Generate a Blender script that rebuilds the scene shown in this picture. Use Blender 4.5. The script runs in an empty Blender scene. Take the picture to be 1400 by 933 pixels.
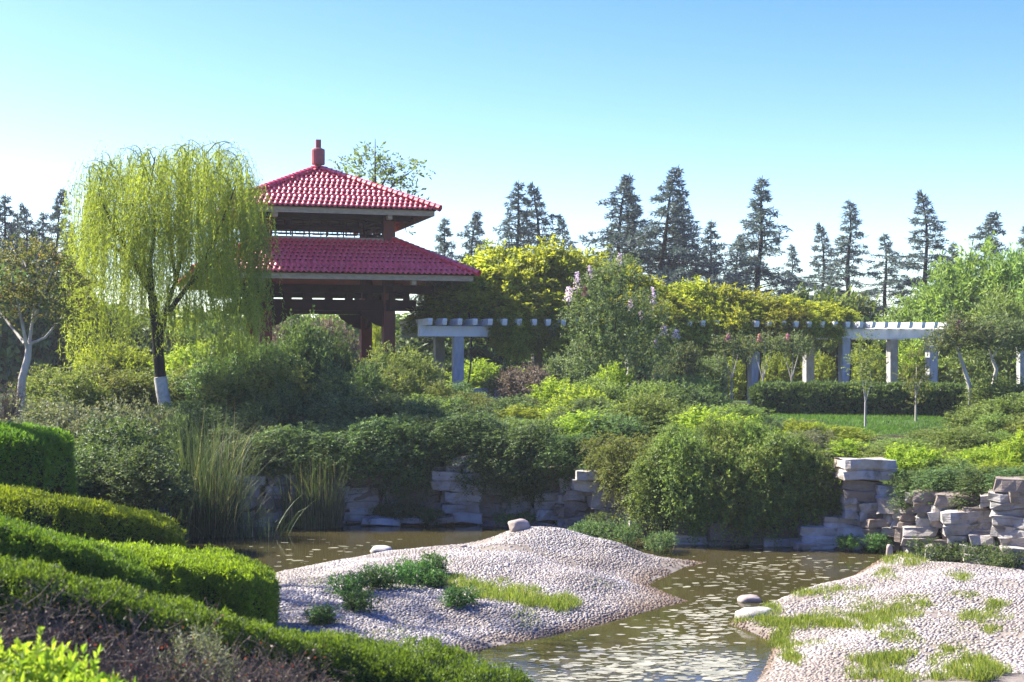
import bpy, math
import numpy as np
from mathutils import Vector, noise

# ------------------------------------------------------------------ camera, sky, sun, exposure
sc = bpy.context.scene
COL = sc.collection
F, HX, HY, CZ = 1944.0, 700.0, 490.0, 3.4        # focal length and horizon in photograph pixels, eye height over the water
cam_d = bpy.data.cameras.new('camera'); cam = bpy.data.objects.new('camera', cam_d); COL.objects.link(cam)
cam.location = (0, 0, CZ); cam.rotation_euler = (math.pi / 2, 0, 0)
cam_d.sensor_width = 36; cam_d.lens = 50; cam_d.shift_y = (HY - 466.5) / 1400
cam_d.clip_start = 0.1; cam_d.clip_end = 3000
cam_d.dof.use_dof = True; cam_d.dof.focus_distance = 34; cam_d.dof.aperture_fstop = 3.2
sc.camera = cam

S = Vector((-0.98, 0.46, 0.98)).normalized()       # towards the sun
SUN_EL = math.asin(S.z); SUN_AZ = math.atan2(S.x, S.y)
w = bpy.data.worlds.new('World'); sc.world = w; w.use_nodes = True
nt = w.node_tree; bg = nt.nodes['Background']
sky = nt.nodes.new('ShaderNodeTexSky'); sky.sky_type = 'NISHITA'; sky.sun_disc = False
sky.sun_elevation = SUN_EL; sky.sun_rotation = SUN_AZ
sky.air_density = 1.0; sky.dust_density = 0.8; sky.ozone_density = 3.0; sky.altitude = 0
hsv = nt.nodes.new('ShaderNodeHueSaturation'); hsv.inputs['Saturation'].default_value = 1.42; hsv.inputs['Hue'].default_value = .527
nt.links.new(sky.outputs[0], hsv.inputs['Color']); nt.links.new(hsv.outputs[0], bg.inputs[0]); bg.inputs[1].default_value = 0.079
sd = bpy.data.lights.new('sun', 'SUN'); sun = bpy.data.objects.new('sun', sd); COL.objects.link(sun)
sd.energy = 4.5; sd.angle = math.radians(0.6); sd.color = (1.0, 0.93, 0.80)
sun.rotation_euler = S.to_track_quat('Z', 'Y').to_euler(); sun.location = (-30, 20, 40)
sc.view_settings.view_transform = 'Standard'; sc.view_settings.look = 'None'
sc.view_settings.exposure = 2.06; sc.view_settings.gamma = 1
sc.cycles.use_denoising = True
sc.cycles.max_bounces = 8; sc.cycles.diffuse_bounces = 3; sc.cycles.glossy_bounces = 3
sc.cycles.transmission_bounces = 4; sc.cycles.transparent_max_bounces = 6
sc.cycles.caustics_reflective = False; sc.cycles.caustics_refractive = False

rng = np.random.default_rng(7)

# ------------------------------------------------------------------ helpers
def P(px, py, Y):
    return np.array([(px - HX) / F * Y, Y, CZ - (py - HY) / F * Y])
def Xp(px, Y): return (px - HX) / F * Y
def Zp(py, Y): return CZ - (py - HY) / F * Y
def nrm(a):
    return a / np.maximum(np.linalg.norm(a, axis=-1, keepdims=True), 1e-9)

def mesh_np(name, V, F4=None, F3=None, tint=None, smooth=False):
    V = np.asarray(V, np.float32)
    m = bpy.data.meshes.new(name)
    m.vertices.add(len(V)); m.vertices.foreach_set('co', V.ravel())
    loops, starts, n = [], [], 0
    for f, k in ((F4, 4), (F3, 3)):
        if f is not None and len(f):
            f = np.asarray(f, np.int32)
            loops.append(f.ravel()); starts.append(n + np.arange(len(f), dtype=np.int32) * k); n += f.size
    loops = np.concatenate(loops); starts = np.concatenate(starts)
    m.loops.add(len(loops)); m.loops.foreach_set('vertex_index', loops)
    m.polygons.add(len(starts)); m.polygons.foreach_set('loop_start', starts)
    m.update(calc_edges=True)
    if tint is not None:
        a = m.attributes.new('tint', 'FLOAT', 'POINT'); a.data.foreach_set('value', np.asarray(tint, np.float32))
    m.polygons.foreach_set('use_smooth', np.full(len(m.polygons), bool(smooth)))
    m.validate()
    return m

class MB:
    """collects vertices, quads and triangles of ONE mesh"""
    def __init__(s): s.V = []; s.Q = []; s.T = []; s.t = []; s.n = 0
    def add(s, V, Q=None, T=None, t=None):
        V = np.asarray(V, float)
        if Q is not None and len(Q): s.Q.append(np.asarray(Q) + s.n)
        if T is not None and len(T): s.T.append(np.asarray(T) + s.n)
        s.V.append(V); s.t.append(np.full(len(V), 0.5) if t is None else np.asarray(t)); s.n += len(V)
        return s
    def box(s, a, b):
        x0, y0, z0 = a; x1, y1, z1 = b
        return s.add([(x0,y0,z0),(x1,y0,z0),(x1,y1,z0),(x0,y1,z0),(x0,y0,z1),(x1,y0,z1),(x1,y1,z1),(x0,y1,z1)],
                     [(0,3,2,1),(4,5,6,7),(0,1,5,4),(1,2,6,5),(2,3,7,6),(3,0,4,7)])
    def tube(s, pts, rad, k=6, cap=True):
        pts = np.asarray(pts, float); rad = np.broadcast_to(np.asarray(rad, float), (len(pts),))
        T = nrm(np.gradient(pts, axis=0))
        ref = np.where(np.abs(T[:, 2:3]) > 0.9, np.array([[1., 0, 0]]), np.array([[0., 0, 1]]))
        A = nrm(np.cross(T, ref)); B = np.cross(T, A)
        an = np.arange(k) / k * 2 * math.pi
        ring = pts[:, None] + rad[:, None, None] * (np.cos(an)[None, :, None] * A[:, None] + np.sin(an)[None, :, None] * B[:, None])
        n = len(pts); i = np.arange(n - 1)[:, None] * k; j = np.arange(k)[None]
        Q = np.stack([i + j, i + (j + 1) % k, i + k + (j + 1) % k, i + k + j], -1).reshape(-1, 4)
        s.add(ring.reshape(-1, 3), Q)
        if cap:
            c = pts[-1] + T[-1] * rad[-1] * .4
            s.add(np.vstack([ring[-1], c]), None, [(q, (q + 1) % k, k) for q in range(k)])
        return s
    def leaves(s, P0, D, U, L, W, t, fold=.18):
        n = len(P0); D = nrm(D); Sx = nrm(np.cross(D, U)); N = np.cross(Sx, D)
        L = np.broadcast_to(L, (n,))[:, None]; W = np.broadcast_to(W, (n,))[:, None]
        m = P0 + .45 * L * D + fold * W * N
        V = np.stack([P0, m + .5 * W * Sx, P0 + L * D, m - .5 * W * Sx], 1).reshape(-1, 3)
        Q = np.arange(n * 4).reshape(-1, 4)
        return s.add(V, Q, None, np.repeat(np.broadcast_to(t, (n,)), 4))
    def mesh(s, name, smooth=False):
        return mesh_np(name, np.vstack(s.V), np.vstack(s.Q) if s.Q else None, np.vstack(s.T) if s.T else None, np.concatenate(s.t), smooth)

def obj(name, mesh, mat=None, parent=None, loc=None, kind=None):
    if isinstance(mesh, MB): mesh = mesh.mesh(name)
    o = bpy.data.objects.new(name, mesh); COL.objects.link(o)
    if mat is not None and len(mesh.materials) == 0: mesh.materials.append(mat)
    if parent is not None: o.parent = parent
    if loc is not None: o.location = loc
    if kind: o['kind'] = kind
    return o
def tag(o, label, cat, group=None):
    o['label'] = label; o['category'] = cat
    if group: o['group'] = group
    return o
def thing(name, label, cat, loc=(0, 0, 0), rz=0, group=None):
    o = bpy.data.objects.new(name, None); COL.objects.link(o); o.empty_display_size = .2
    o.location = loc; o.rotation_euler = (0, 0, rz)
    return tag(o, label, cat, group)
def copy_tree(o, parent=None):
    c = o.copy(); COL.objects.link(c); c.parent = parent
    for ch in o.children: copy_tree(ch, c)
    return c

# ------------------------------------------------------------------ materials
def new_mat(name):
    m = bpy.data.materials.new(name); m.use_nodes = True
    n = m.node_tree.nodes; l = m.node_tree.links
    return m, n, l, n['Principled BSDF'], n['Material Output']
def ramp(n, stops):
    r = n.new('ShaderNodeValToRGB'); e = r.color_ramp.elements
    while len(e) < len(stops): e.new(.5)
    for q, (p, c) in zip(e, stops): q.position = p; q.color = (*c, 1)
    return r
def noise_tex(n, l, scale, detail=4, rough=.55, coord='Object', mapping=None):
    tc = n.new('ShaderNodeTexCoord'); t = n.new('ShaderNodeTexNoise')
    t.inputs['Scale'].default_value = scale; t.inputs['Detail'].default_value = detail; t.inputs['Roughness'].default_value = rough
    if mapping:
        mp = n.new('ShaderNodeMapping'); mp.inputs['Scale'].default_value = mapping
        l.new(tc.outputs[coord], mp.inputs[0]); l.new(mp.outputs[0], t.inputs['Vector'])
    else: l.new(tc.outputs[coord], t.inputs['Vector'])
    return t
def bump(n, l, b, tex, strength=.4, dist=.02):
    bp = n.new('ShaderNodeBump'); bp.inputs['Strength'].default_value = strength; bp.inputs['Distance'].default_value = dist
    l.new(tex.outputs[0], bp.inputs['Height']); l.new(bp.outputs[0], b.inputs['Normal'])
def leaf_mat(name, dark, light, trans=.38, glow=(1.25, 1.25, .7), rough=.55, odd=None):
    m, n, l, b, out = new_mat(name)
    at = n.new('ShaderNodeAttribute'); at.attribute_name = 'tint'
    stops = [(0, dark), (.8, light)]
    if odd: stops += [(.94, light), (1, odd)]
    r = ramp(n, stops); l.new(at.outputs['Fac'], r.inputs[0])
    oi = n.new('ShaderNodeObjectInfo'); hs = n.new('ShaderNodeHueSaturation')
    mr = n.new('ShaderNodeMapRange'); mr.inputs['To Min'].default_value = .78; mr.inputs['To Max'].default_value = 1.22
    mh = n.new('ShaderNodeMapRange'); mh.inputs['To Min'].default_value = .485; mh.inputs['To Max'].default_value = .515
    l.new(oi.outputs['Random'], mr.inputs[0]); l.new(mr.outputs[0], hs.inputs['Value'])
    l.new(oi.outputs['Random'], mh.inputs[0]); l.new(mh.outputs[0], hs.inputs['Hue'])
    l.new(r.outputs[0], hs.inputs['Color']); l.new(hs.outputs[0], b.inputs['Base Color'])
    b.inputs['Roughness'].default_value = rough; b.inputs['Specular IOR Level'].default_value = .28
    tr = n.new('ShaderNodeBsdfTranslucent'); mx = n.new('ShaderNodeMix'); mx.data_type = 'RGBA'; mx.blend_type = 'MULTIPLY'
    mx.inputs[0].default_value = 1; l.new(hs.outputs[0], mx.inputs[6]); mx.inputs[7].default_value = (*glow, 1)
    l.new(mx.outputs[2], tr.inputs[0])
    ms = n.new('ShaderNodeMixShader'); ms.inputs[0].default_value = trans
    l.new(b.outputs[0], ms.inputs[1]); l.new(tr.outputs[0], ms.inputs[2]); l.new(ms.outputs[0], out.inputs['Surface'])
    return m
def rough_mat(name, stops, scale=3, rough=.8, detail=5, bstr=.4, bdist=.02, mapping=None, bscale=None, spec=.3, coord='Object'):
    m, n, l, b, out = new_mat(name)
    t = noise_tex(n, l, scale, detail, .6, coord, mapping); r = ramp(n, stops)
    l.new(t.outputs[0], r.inputs[0]); l.new(r.outputs[0], b.inputs['Base Color'])
    b.inputs['Roughness'].default_value = rough; b.inputs['Specular IOR Level'].default_value = spec
    t2 = noise_tex(n, l, bscale or scale * 4, 5, .6, coord, mapping); bump(n, l, b, t2, bstr, bdist)
    return m

M = {}
M['dark_leaf'] = leaf_mat('dark_leaf', (.036, .074, .026), (.150, .220, .070), .36, odd=(.12, .15, .05))
M['mid_leaf'] = leaf_mat('mid_leaf', (.068, .112, .028), (.215, .285, .070), .44, odd=(.19, .19, .06))
M['olive_leaf'] = leaf_mat('olive_leaf', (.072, .104, .028), (.225, .260, .064), .44, odd=(.22, .16, .05))
M['bright_leaf'] = leaf_mat('bright_leaf', (.130, .205, .020), (.320, .390, .045), .52, odd=(.30, .30, .05))
M['wisteria_leaf'] = leaf_mat('wisteria_leaf', (.120, .160, .020), (.400, .410, .050), .55, odd=(.36, .30, .05))
M['feather_leaf'] = leaf_mat('feather_leaf', (.095, .165, .036), (.250, .345, .085), .48)
M['grey_leaf'] = leaf_mat('grey_leaf', (.075, .095, .048), (.220, .225, .125), .32, odd=(.25, .20, .14))
M['plum_leaf'] = leaf_mat('plum_leaf', (.070, .052, .050), (.190, .145, .130), .32, odd=(.25, .14, .08))
M['willow_leaf'] = leaf_mat('willow_leaf', (.150, .220, .030), (.370, .460, .085), .56, glow=(1.2, 1.2, .6))
M['myrtle_leaf'] = leaf_mat('myrtle_leaf', (.060, .092, .036), (.180, .225, .085), .38, odd=(.22, .17, .08))
M['autumn_leaf'] = leaf_mat('autumn_leaf', (.055, .080, .026), (.170, .150, .055), .40, odd=(.28, .12, .05))
M['needle'] = leaf_mat('needle', (.055, .088, .078), (.140, .185, .165), .14, glow=(1.1, 1.1, .8), rough=.6)
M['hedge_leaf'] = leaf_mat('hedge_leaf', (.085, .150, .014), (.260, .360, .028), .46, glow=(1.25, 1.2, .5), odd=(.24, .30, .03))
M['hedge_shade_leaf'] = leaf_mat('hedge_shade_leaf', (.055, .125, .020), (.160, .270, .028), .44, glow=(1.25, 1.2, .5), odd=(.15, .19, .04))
M['blade'] = leaf_mat('blade', (.035, .070, .030), (.120, .165, .070), .36, odd=(.42, .38, .22))
M['straw'] = leaf_mat('straw', (.110, .120, .050), (.330, .300, .160), .30)
M['grass'] = leaf_mat('grass', (.080, .130, .018), (.240, .290, .050), .42, odd=(.36, .33, .11))
M['lawn_grass'] = leaf_mat('lawn_grass', (.040, .110, .016), (.110, .230, .030), .42)
M['weed'] = leaf_mat('weed', (.035, .095, .025), (.100, .210, .045), .36, odd=(.40, .42, .20))
M['dry_leaf'] = leaf_mat('dry_leaf', (.050, .030, .022), (.150, .100, .075), .25, odd=(.30, .05, .025))
M['petal'] = leaf_mat('petal', (.60, .42, .55), (.82, .72, .80), .40, glow=(1, 1, 1))
M['pink_petal'] = leaf_mat('pink_petal', (.50, .16, .24), (.70, .36, .42), .40, glow=(1, 1, 1))
M['bark'] = rough_mat('bark', [(.3, (.030, .022, .016)), (.7, (.090, .070, .052))], 6, .9, 5, .6, .03, (1, 1, .25))
M['dark_bark'] = rough_mat('dark_bark', [(.3, (.010, .009, .008)), (.7, (.035, .030, .025))], 6, .9, 5, .7, .03, (1, 1, .2))
M['pale_bark'] = rough_mat('pale_bark', [(.3, (.26, .23, .19)), (.7, (.52, .48, .42))], 5, .8, 4, .3, .01, (1, 1, .3))
M['whitewash'] = rough_mat('whitewash', [(.25, (.24, .22, .20)), (.55, (.52, .50, .48))], 7, .9, 5, .5, .02)
M['twig'] = rough_mat('twig', [(.3, (.045, .034, .030)), (.7, (.140, .112, .100))], 4, .9, 3, .2, .01)
M['hedge_core'] = rough_mat('hedge_core', [(.3, (.012, .022, .006)), (.7, (.034, .048, .014))], 9, .95, 4, .8, .05)
M['red_wood'] = rough_mat('red_wood', [(.3, (.110, .020, .014)), (.75, (.200, .045, .028))], 3, .6, 4, .25, .01, (1, 1, .3))
M['dark_wood'] = rough_mat('dark_wood', [(.3, (.022, .007, .006)), (.75, (.052, .015, .012))], 3, .8, 4, .25, .01, spec=.12)
M['fascia'] = rough_mat('fascia', [(.3, (.30, .22, .15)), (.75, (.50, .38, .27))], 4, .75, 5, .25, .01, (1, 1, 3))
M['finial'] = rough_mat('finial', [(.3, (.22, .060, .060)), (.75, (.30, .095, .090))], 5, .5, 4, .15, .01)
M['concrete'] = rough_mat('concrete', [(.25, (.42, .42, .43)), (.5, (.66, .66, .67)), (.8, (.74, .74, .74))], 2.2, .8, 6, .3, .01, (1, 1, .6))
M['granite'] = rough_mat('granite', [(.3, (.20, .19, .18)), (.55, (.34, .335, .33)), (.8, (.46, .45, .44))], 7, .8, 6, .4, .01, (1, 1, .35))
M['pale_granite'] = rough_mat('pale_granite', [(.3, (.24, .245, .26)), (.55, (.36, .365, .38)), (.8, (.46, .46, .47))], 6, .75, 6, .4, .01, (1, 1, .3))
M['floor_stone'] = rough_mat('floor_stone', [(.3, (.16, .15, .14)), (.7, (.30, .28, .26))], 2, .8, 5, .3)
M['boulder'] = rough_mat('boulder', [(.3, (.20, .165, .145)), (.7, (.36, .30, .27))], 5, .8, 6, .4, .02)
M['pale_stone'] = rough_mat('pale_stone', [(.3, (.26, .245, .215)), (.7, (.46, .43, .38))], 6, .75, 6, .4, .015)

def tile_mat():
    m, n, l, b, out = new_mat('roof_tile')
    oi = n.new('ShaderNodeObjectInfo'); t = noise_tex(n, l, 2.2, 5, .6)
    ad = n.new('ShaderNodeMath'); ad.operation = 'MULTIPLY_ADD'; ad.inputs[1].default_value = .35; l.new(oi.outputs['Random'], ad.inputs[0]); l.new(t.outputs[0], ad.inputs[2])
    r = ramp(n, [(.25, (.46, .016, .030)), (.6, (.74, .030, .052)), (1, (.80, .085, .11))])
    l.new(ad.outputs[0], r.inputs[0]); l.new(r.outputs[0], b.inputs['Base Color'])
    b.inputs['Roughness'].default_value = .46; b.inputs['Specular IOR Level'].default_value = .5
    b.inputs['Coat Weight'].default_value = .60; b.inputs['Coat Roughness'].default_value = .50; b.inputs['Coat IOR'].default_value = 1.6
    t2 = noise_tex(n, l, 25, 3); bump(n, l, b, t2, .15, .01)
    return m
M['tile'] = tile_mat()

def rock_mat(name, tone=1.0, warm=0.0):
    m, n, l, b, out = new_mat(name)
    geo = n.new('ShaderNodeNewGeometry'); oi = n.new('ShaderNodeObjectInfo')
    va = n.new('ShaderNodeVectorMath'); va.operation = 'ADD'
    sc_ = n.new('ShaderNodeVectorMath'); sc_.operation = 'SCALE'; sc_.inputs[3].default_value = 30
    cx = n.new('ShaderNodeCombineXYZ'); l.new(oi.outputs['Random'], cx.inputs[0]); l.new(oi.outputs['Random'], cx.inputs[2])
    l.new(cx.outputs[0], sc_.inputs[0]); l.new(geo.outputs['Position'], va.inputs[0]); l.new(sc_.outputs[0], va.inputs[1])
    def nz(scale, mp, detail=6):
        mpn = n.new('ShaderNodeMapping'); mpn.inputs['Scale'].default_value = mp; l.new(va.outputs[0], mpn.inputs[0])
        t = n.new('ShaderNodeTexNoise'); t.inputs['Scale'].default_value = scale; t.inputs['Detail'].default_value = detail; t.inputs['Roughness'].default_value = .65
        l.new(mpn.outputs[0], t.inputs['Vector']); return t
    a = nz(1.6, (1, 1, 1)); strata = nz(2.0, (.6, .6, 9)); fine = nz(14, (1, 1, 2.2)); stain = nz(1.1, (1, 1, .6), 4)
    k = tone
    r1 = ramp(n, [(.28, (.17*k, .158*k, .145*k)), (.48, (.37*k, .352*k, .33*k)), (.75, (.59*k, .56*k, .52*k))]); l.new(a.outputs[0], r1.inputs[0])
    r2 = ramp(n, [(.30, (.25, .23, .21)), (.40, (1, 1, 1)), (.62, (1, 1, 1)), (.74, (.45, .42, .38))]); l.new(strata.outputs[0], r2.inputs[0])
    mu = n.new('ShaderNodeMix'); mu.data_type = 'RGBA'; mu.blend_type = 'MULTIPLY'; mu.inputs[0].default_value = .75
    l.new(r1.outputs[0], mu.inputs[6]); l.new(r2.outputs[0], mu.inputs[7])
    r3 = ramp(n, [(.50 - warm, (0, 0, 0)), (.68 - warm, (1, 1, 1))]); l.new(stain.outputs[0], r3.inputs[0])
    m2 = n.new('ShaderNodeMix'); m2.data_type = 'RGBA'; m2.blend_type = 'MIX'
    ml = n.new('ShaderNodeMath'); ml.operation = 'MULTIPLY'; ml.inputs[1].default_value = .55; l.new(r3.outputs[0], ml.inputs[0]); l.new(ml.outputs[0], m2.inputs[0])
    l.new(mu.outputs[2], m2.inputs[6]); m2.inputs[7].default_value = (.26*k, .17*k, .11*k, 1)
    moss = nz(2.6, (1, 1, .8), 6); r4 = ramp(n, [(.56, (0, 0, 0)), (.66, (1, 1, 1))]); l.new(moss.outputs[0], r4.inputs[0])
    m3 = n.new('ShaderNodeMix'); m3.data_type = 'RGBA'; mm = n.new('ShaderNodeMath'); mm.operation = 'MULTIPLY'; mm.inputs[1].default_value = .7; l.new(r4.outputs[0], mm.inputs[0]); l.new(mm.outputs[0], m3.inputs[0])
    l.new(m2.outputs[2], m3.inputs[6]); m3.inputs[7].default_value = (.075, .075, .045, 1)
    l.new(m3.outputs[2], b.inputs['Base Color']); b.inputs['Roughness'].default_value = .85; b.inputs['Specular IOR Level'].default_value = .25
    mh = n.new('ShaderNodeMath'); mh.operation = 'MULTIPLY_ADD'; mh.inputs[1].default_value = .45; l.new(fine.outputs[0], mh.inputs[0]); l.new(strata.outputs[0], mh.inputs[2])
    bp = n.new('ShaderNodeBump'); bp.inputs['Strength'].default_value = .8; bp.inputs['Distance'].default_value = .05
    l.new(mh.outputs[0], bp.inputs['Height']); l.new(bp.outputs[0], b.inputs['Normal'])
    return m
M['rock'] = rock_mat('rock', .88, .04); M['brown_shade_rock'] = rock_mat('brown_shade_rock', .62, .22); M['orange_rock'] = rock_mat('orange_rock', .95, .30)  # brown one: stained stone, its darker tone also paints shade into recessed stones

def cobble_mat():
    m, n, l, b, out = new_mat('cobble')
    at = n.new('ShaderNodeAttribute'); at.attribute_name = 'tint'
    r = ramp(n, [(0, (.13, .115, .105)), (.3, (.25, .225, .205)), (.6, (.32, .295, .280)), (.8, (.40, .36, .32)), (1, (.50, .47, .44))]); l.new(at.outputs['Fac'], r.inputs[0])
    t = noise_tex(n, l, .55, 5, .6); r2 = ramp(n, [(.35, (.72, .66, .60)), (.6, (1, 1, 1))]); l.new(t.outputs[0], r2.inputs[0])
    mu = n.new('ShaderNodeMix'); mu.data_type = 'RGBA'; mu.blend_type = 'MULTIPLY'; mu.inputs[0].default_value = 1
    l.new(r.outputs[0], mu.inputs[6]); l.new(r2.outputs[0], mu.inputs[7])
    geo = n.new('ShaderNodeNewGeometry'); sp = n.new('ShaderNodeSeparateXYZ'); l.new(geo.outputs['Position'], sp.inputs[0])
    r3 = ramp(n, [(.0, (.34, .24, .15)), (.03, (.50, .37, .26)), (.09, (1, 1, 1))]); l.new(sp.outputs[2], r3.inputs[0])      # silt line just above the water
    mv = n.new('ShaderNodeMix'); mv.data_type = 'RGBA'; mv.blend_type = 'MULTIPLY'; mv.inputs[0].default_value = 1
    l.new(mu.outputs[2], mv.inputs[6]); l.new(r3.outputs[0], mv.inputs[7]); l.new(mv.outputs[2], b.inputs['Base Color'])
    b.inputs['Roughness'].default_value = .6; b.inputs['Specular IOR Level'].default_value = .4
    t2 = noise_tex(n, l, 40, 3); bump(n, l, b, t2, .3, .01)
    return m
M['cobble'] = cobble_mat()
M['mortar'] = rough_mat('mortar', [(.3, (.10, .085, .07)), (.7, (.22, .19, .165))], 2.5, .95, 6, .6, .03)

def ground_mat():
    m, n, l, b, out = new_mat('ground')
    t = noise_tex(n, l, .35, 6, .65); f = noise_tex(n, l, 9, 6, .7)
    r = ramp(n, [(.40, (.045, .036, .022)), (.50, (.040, .075, .018)), (.7, (.060, .120, .022))]); l.new(t.outputs[0], r.inputs[0])
    r2 = ramp(n, [(.3, (.6, .6, .6)), (.7, (1.1, 1.1, 1.0))]); l.new(f.outputs[0], r2.inputs[0])
    mu = n.new('ShaderNodeMix'); mu.data_type = 'RGBA'; mu.blend_type = 'MULTIPLY'; mu.inputs[0].default_value = 1
    l.new(r.outputs[0], mu.inputs[6]); l.new(r2.outputs[0], mu.inputs[7]); l.new(mu.outputs[2], b.inputs['Base Color'])
    b.inputs['Roughness'].default_value = .95; b.inputs['Specular IOR Level'].default_value = .15; bump(n, l, b, f, .8, .05)
    return m
M['ground'] = ground_mat()

def water_mat():
    m, n, l, b, out = new_mat('pond_water')
    t = noise_tex(n, l, .5, 4, .6); r = ramp(n, [(.35, (.052, .050, .019)), (.6, (.080, .066, .027)), (.75, (.056, .056, .021))])
    l.new(t.outputs[0], r.inputs[0])
    df = n.new('ShaderNodeBsdfDiffuse'); l.new(r.outputs[0], df.inputs[0])
    tp = n.new('ShaderNodeBsdfTransparent'); tp.inputs[0].default_value = (.62, .50, .26, 1)
    m1 = n.new('ShaderNodeMixShader'); m1.inputs[0].default_value = .35; l.new(df.outputs[0], m1.inputs[1]); l.new(tp.outputs[0], m1.inputs[2])
    gl = n.new('ShaderNodeBsdfGlossy'); gl.inputs['Roughness'].default_value = .02
    w1 = noise_tex(n, l, 5, 3, .5, 'Object', (1, 2.2, 1)); bp = n.new('ShaderNodeBump'); bp.inputs['Strength'].default_value = .03; bp.inputs['Distance'].default_value = .05
    l.new(w1.outputs[0], bp.inputs['Height']); l.new(bp.outputs[0], gl.inputs['Normal'])
    fr = n.new('ShaderNodeFresnel'); fr.inputs[0].default_value = 1.33; l.new(bp.outputs[0], fr.inputs['Normal'])
    m2 = n.new('ShaderNodeMixShader'); l.new(fr.outputs[0], m2.inputs[0]); l.new(m1.outputs[0], m2.inputs[1]); l.new(gl.outputs[0], m2.inputs[2])
    l.new(m2.outputs[0], out.inputs['Surface'])
    return m
M['water'] = water_mat()
M['scum'] = leaf_mat('scum', (.16, .16, .10), (.40, .38, .28), .15, glow=(1, 1, .8), rough=.3)  # pale colour stands in for sky reflected off the floating scraps

# ------------------------------------------------------------------ terrain
WALL = np.array([(200,27.2),(260,28.0),(480,29.4),(600,29.3),(720,29.2),(790,28.5),(860,27.4),(920,26.1),(1000,25.9),(1100,25.9),(1190,25.6),(1240,24.8),(1300,23.9),(1400,22.8),(1560,21.5)], float)
def wall_Y(px): return float(np.interp(px, WALL[:, 0], WALL[:, 1]))
POND = [(2.0,9),(.6,12),(.3,13.2),(-1.0,14.0),(-2.6,14.6),(-3.5,16.4),(-4.2,19.5),(-4.8,22),(-5.6,25),(-6.8,27.0)]
POND += [(Xp(p, y) , y + .35) for p, y in WALL[1:]] + [(12.5,20),(11.5,16),(10.5,12),(8,9)]
POND = np.array(POND)
def signed(poly, X, Y):
    """distance to the outline, positive outside"""
    a = poly; b = np.roll(poly, -1, 0); d = np.full(X.shape, 1e9); ins = np.zeros(X.shape, bool)
    for (x0, y0), (x1, y1) in zip(a, b):
        ex, ey = x1 - x0, y1 - y0; t = np.clip(((X - x0) * ex + (Y - y0) * ey) / (ex * ex + ey * ey + 1e-9), 0, 1)
        d = np.minimum(d, np.hypot(X - x0 - t * ex, Y - y0 - t * ey))
        c = ((y0 > Y) != (y1 > Y)) & (X < ex * (Y - y0) / (y1 - y0 + 1e-12) + x0); ins ^= c
    return np.where(ins, -d, d)
def shepard(ctrl, X, Y, eps=1.0):
    c = np.array(ctrl, float); w_ = 1 / ((X[..., None] - c[:, 0]) ** 2 + (Y[..., None] - c[:, 1]) ** 2 + eps) ** 2
    return (w_ * c[:, 2]).sum(-1) / w_.sum(-1)
LAND = [(0,0,1.7),(-4,4,1.7),(4,3,1.6),(-8,5,2),(-4,10.5,1.1),(-2,11.5,.5),(-.5,12,.2),(0,10,.4),(0,8,.8),(-4,8,1.2),(-2,9,.75),(-8,10,1.8),(-3.3,13,.75),(-5,13,1.15),
 (-2.9,16,.35),(-4.5,16.5,.7),(-6.5,18,1.0),(-4.3,18.5,.5),(-8.5,19.5,1.4),(-7.2,19.5,1.2),(-7,25,.9),(-9,26,1.2),(-6.4,27.4,.5),(-12,30,1.8),(-8.25,34,1.9),(-5,31,1.3),
 (-2,31,1.5),(1,31,1.5),(3,28.5,1.45),(5.5,27.5,1.2),(8,26,1.15),(10,24,1.2),(9,29,1.3),(6,29.5,1.4),(8,32.5,1.68),(4,33,1.7),(8,40,1.75),(0,40,1.9),(-6.5,48,2.2),(-6.5,44,2.2),(-10,44,2.2),(-3,48,2.0),(0,47,1.85),
 (5,50,1.8),(15,45,1.8),(12,52,1.8),(20,30,1.8),(-20,40,2.2),(-20,20,2.2),(0,80,2.2),(40,80,2.2),(-40,80,2.2),(12,15,1.2),(14,8,1.6),(6,6,1.5),(5,9,.6),(20,15,1.8)]
def terrain(X, Y):
    X = np.asarray(X, float); Y = np.asarray(Y, float)
    d = signed(POND, X, Y); land = np.maximum(shepard(LAND, X, Y), .12)
    t = np.clip((d + .05) / .55, 0, 1); t = t * t * (3 - 2 * t)
    return -.45 * (1 - t) + land * t
def tz(x, y): return float(terrain(np.array([x]), np.array([y]))[0])

def axis(lo, hi, step, far):
    a = list(np.arange(lo, hi + .01, step)); g = step
    while a[-1] < far: g *= 1.35; a.append(a[-1] + g)
    g = step
    while a[0] > -far: g *= 1.35; a.insert(0, a[0] - g)
    return np.array(a)
gx, gy = axis(-22, 24, .33, 380), axis(-4, 58, .33, 380)
GX, GY = np.meshgrid(gx, gy); GZ = np.zeros_like(GX)
for r_ in range(len(gy)): GZ[r_] = terrain(GX[r_], GY[r_])
near = (np.abs(GX) < 30) & (GY < 65)
GZ += np.where(near & (GZ > .1), .04 * np.sin(GX * 2.1 + np.sin(GY * 1.3) * 2) * np.sin(GY * 1.7 + .6), 0)
nx, ny = len(gx), len(gy); idx = np.arange(nx * ny).reshape(ny, nx)
Q = np.stack([idx[:-1, :-1], idx[:-1, 1:], idx[1:, 1:], idx[1:, :-1]], -1).reshape(-1, 4)
obj('ground', mesh_np('ground', np.stack([GX, GY, GZ], -1).reshape(-1, 3), Q, smooth=True), M['ground'], kind='structure')
wm = MB().add([(-9, 7.5, 0), (13.5, 7.5, 0), (13.5, 31, 0), (-9, 31, 0)], [(0, 1, 2, 3)])
obj('pond_water', wm, M['water'], kind='structure')

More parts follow.
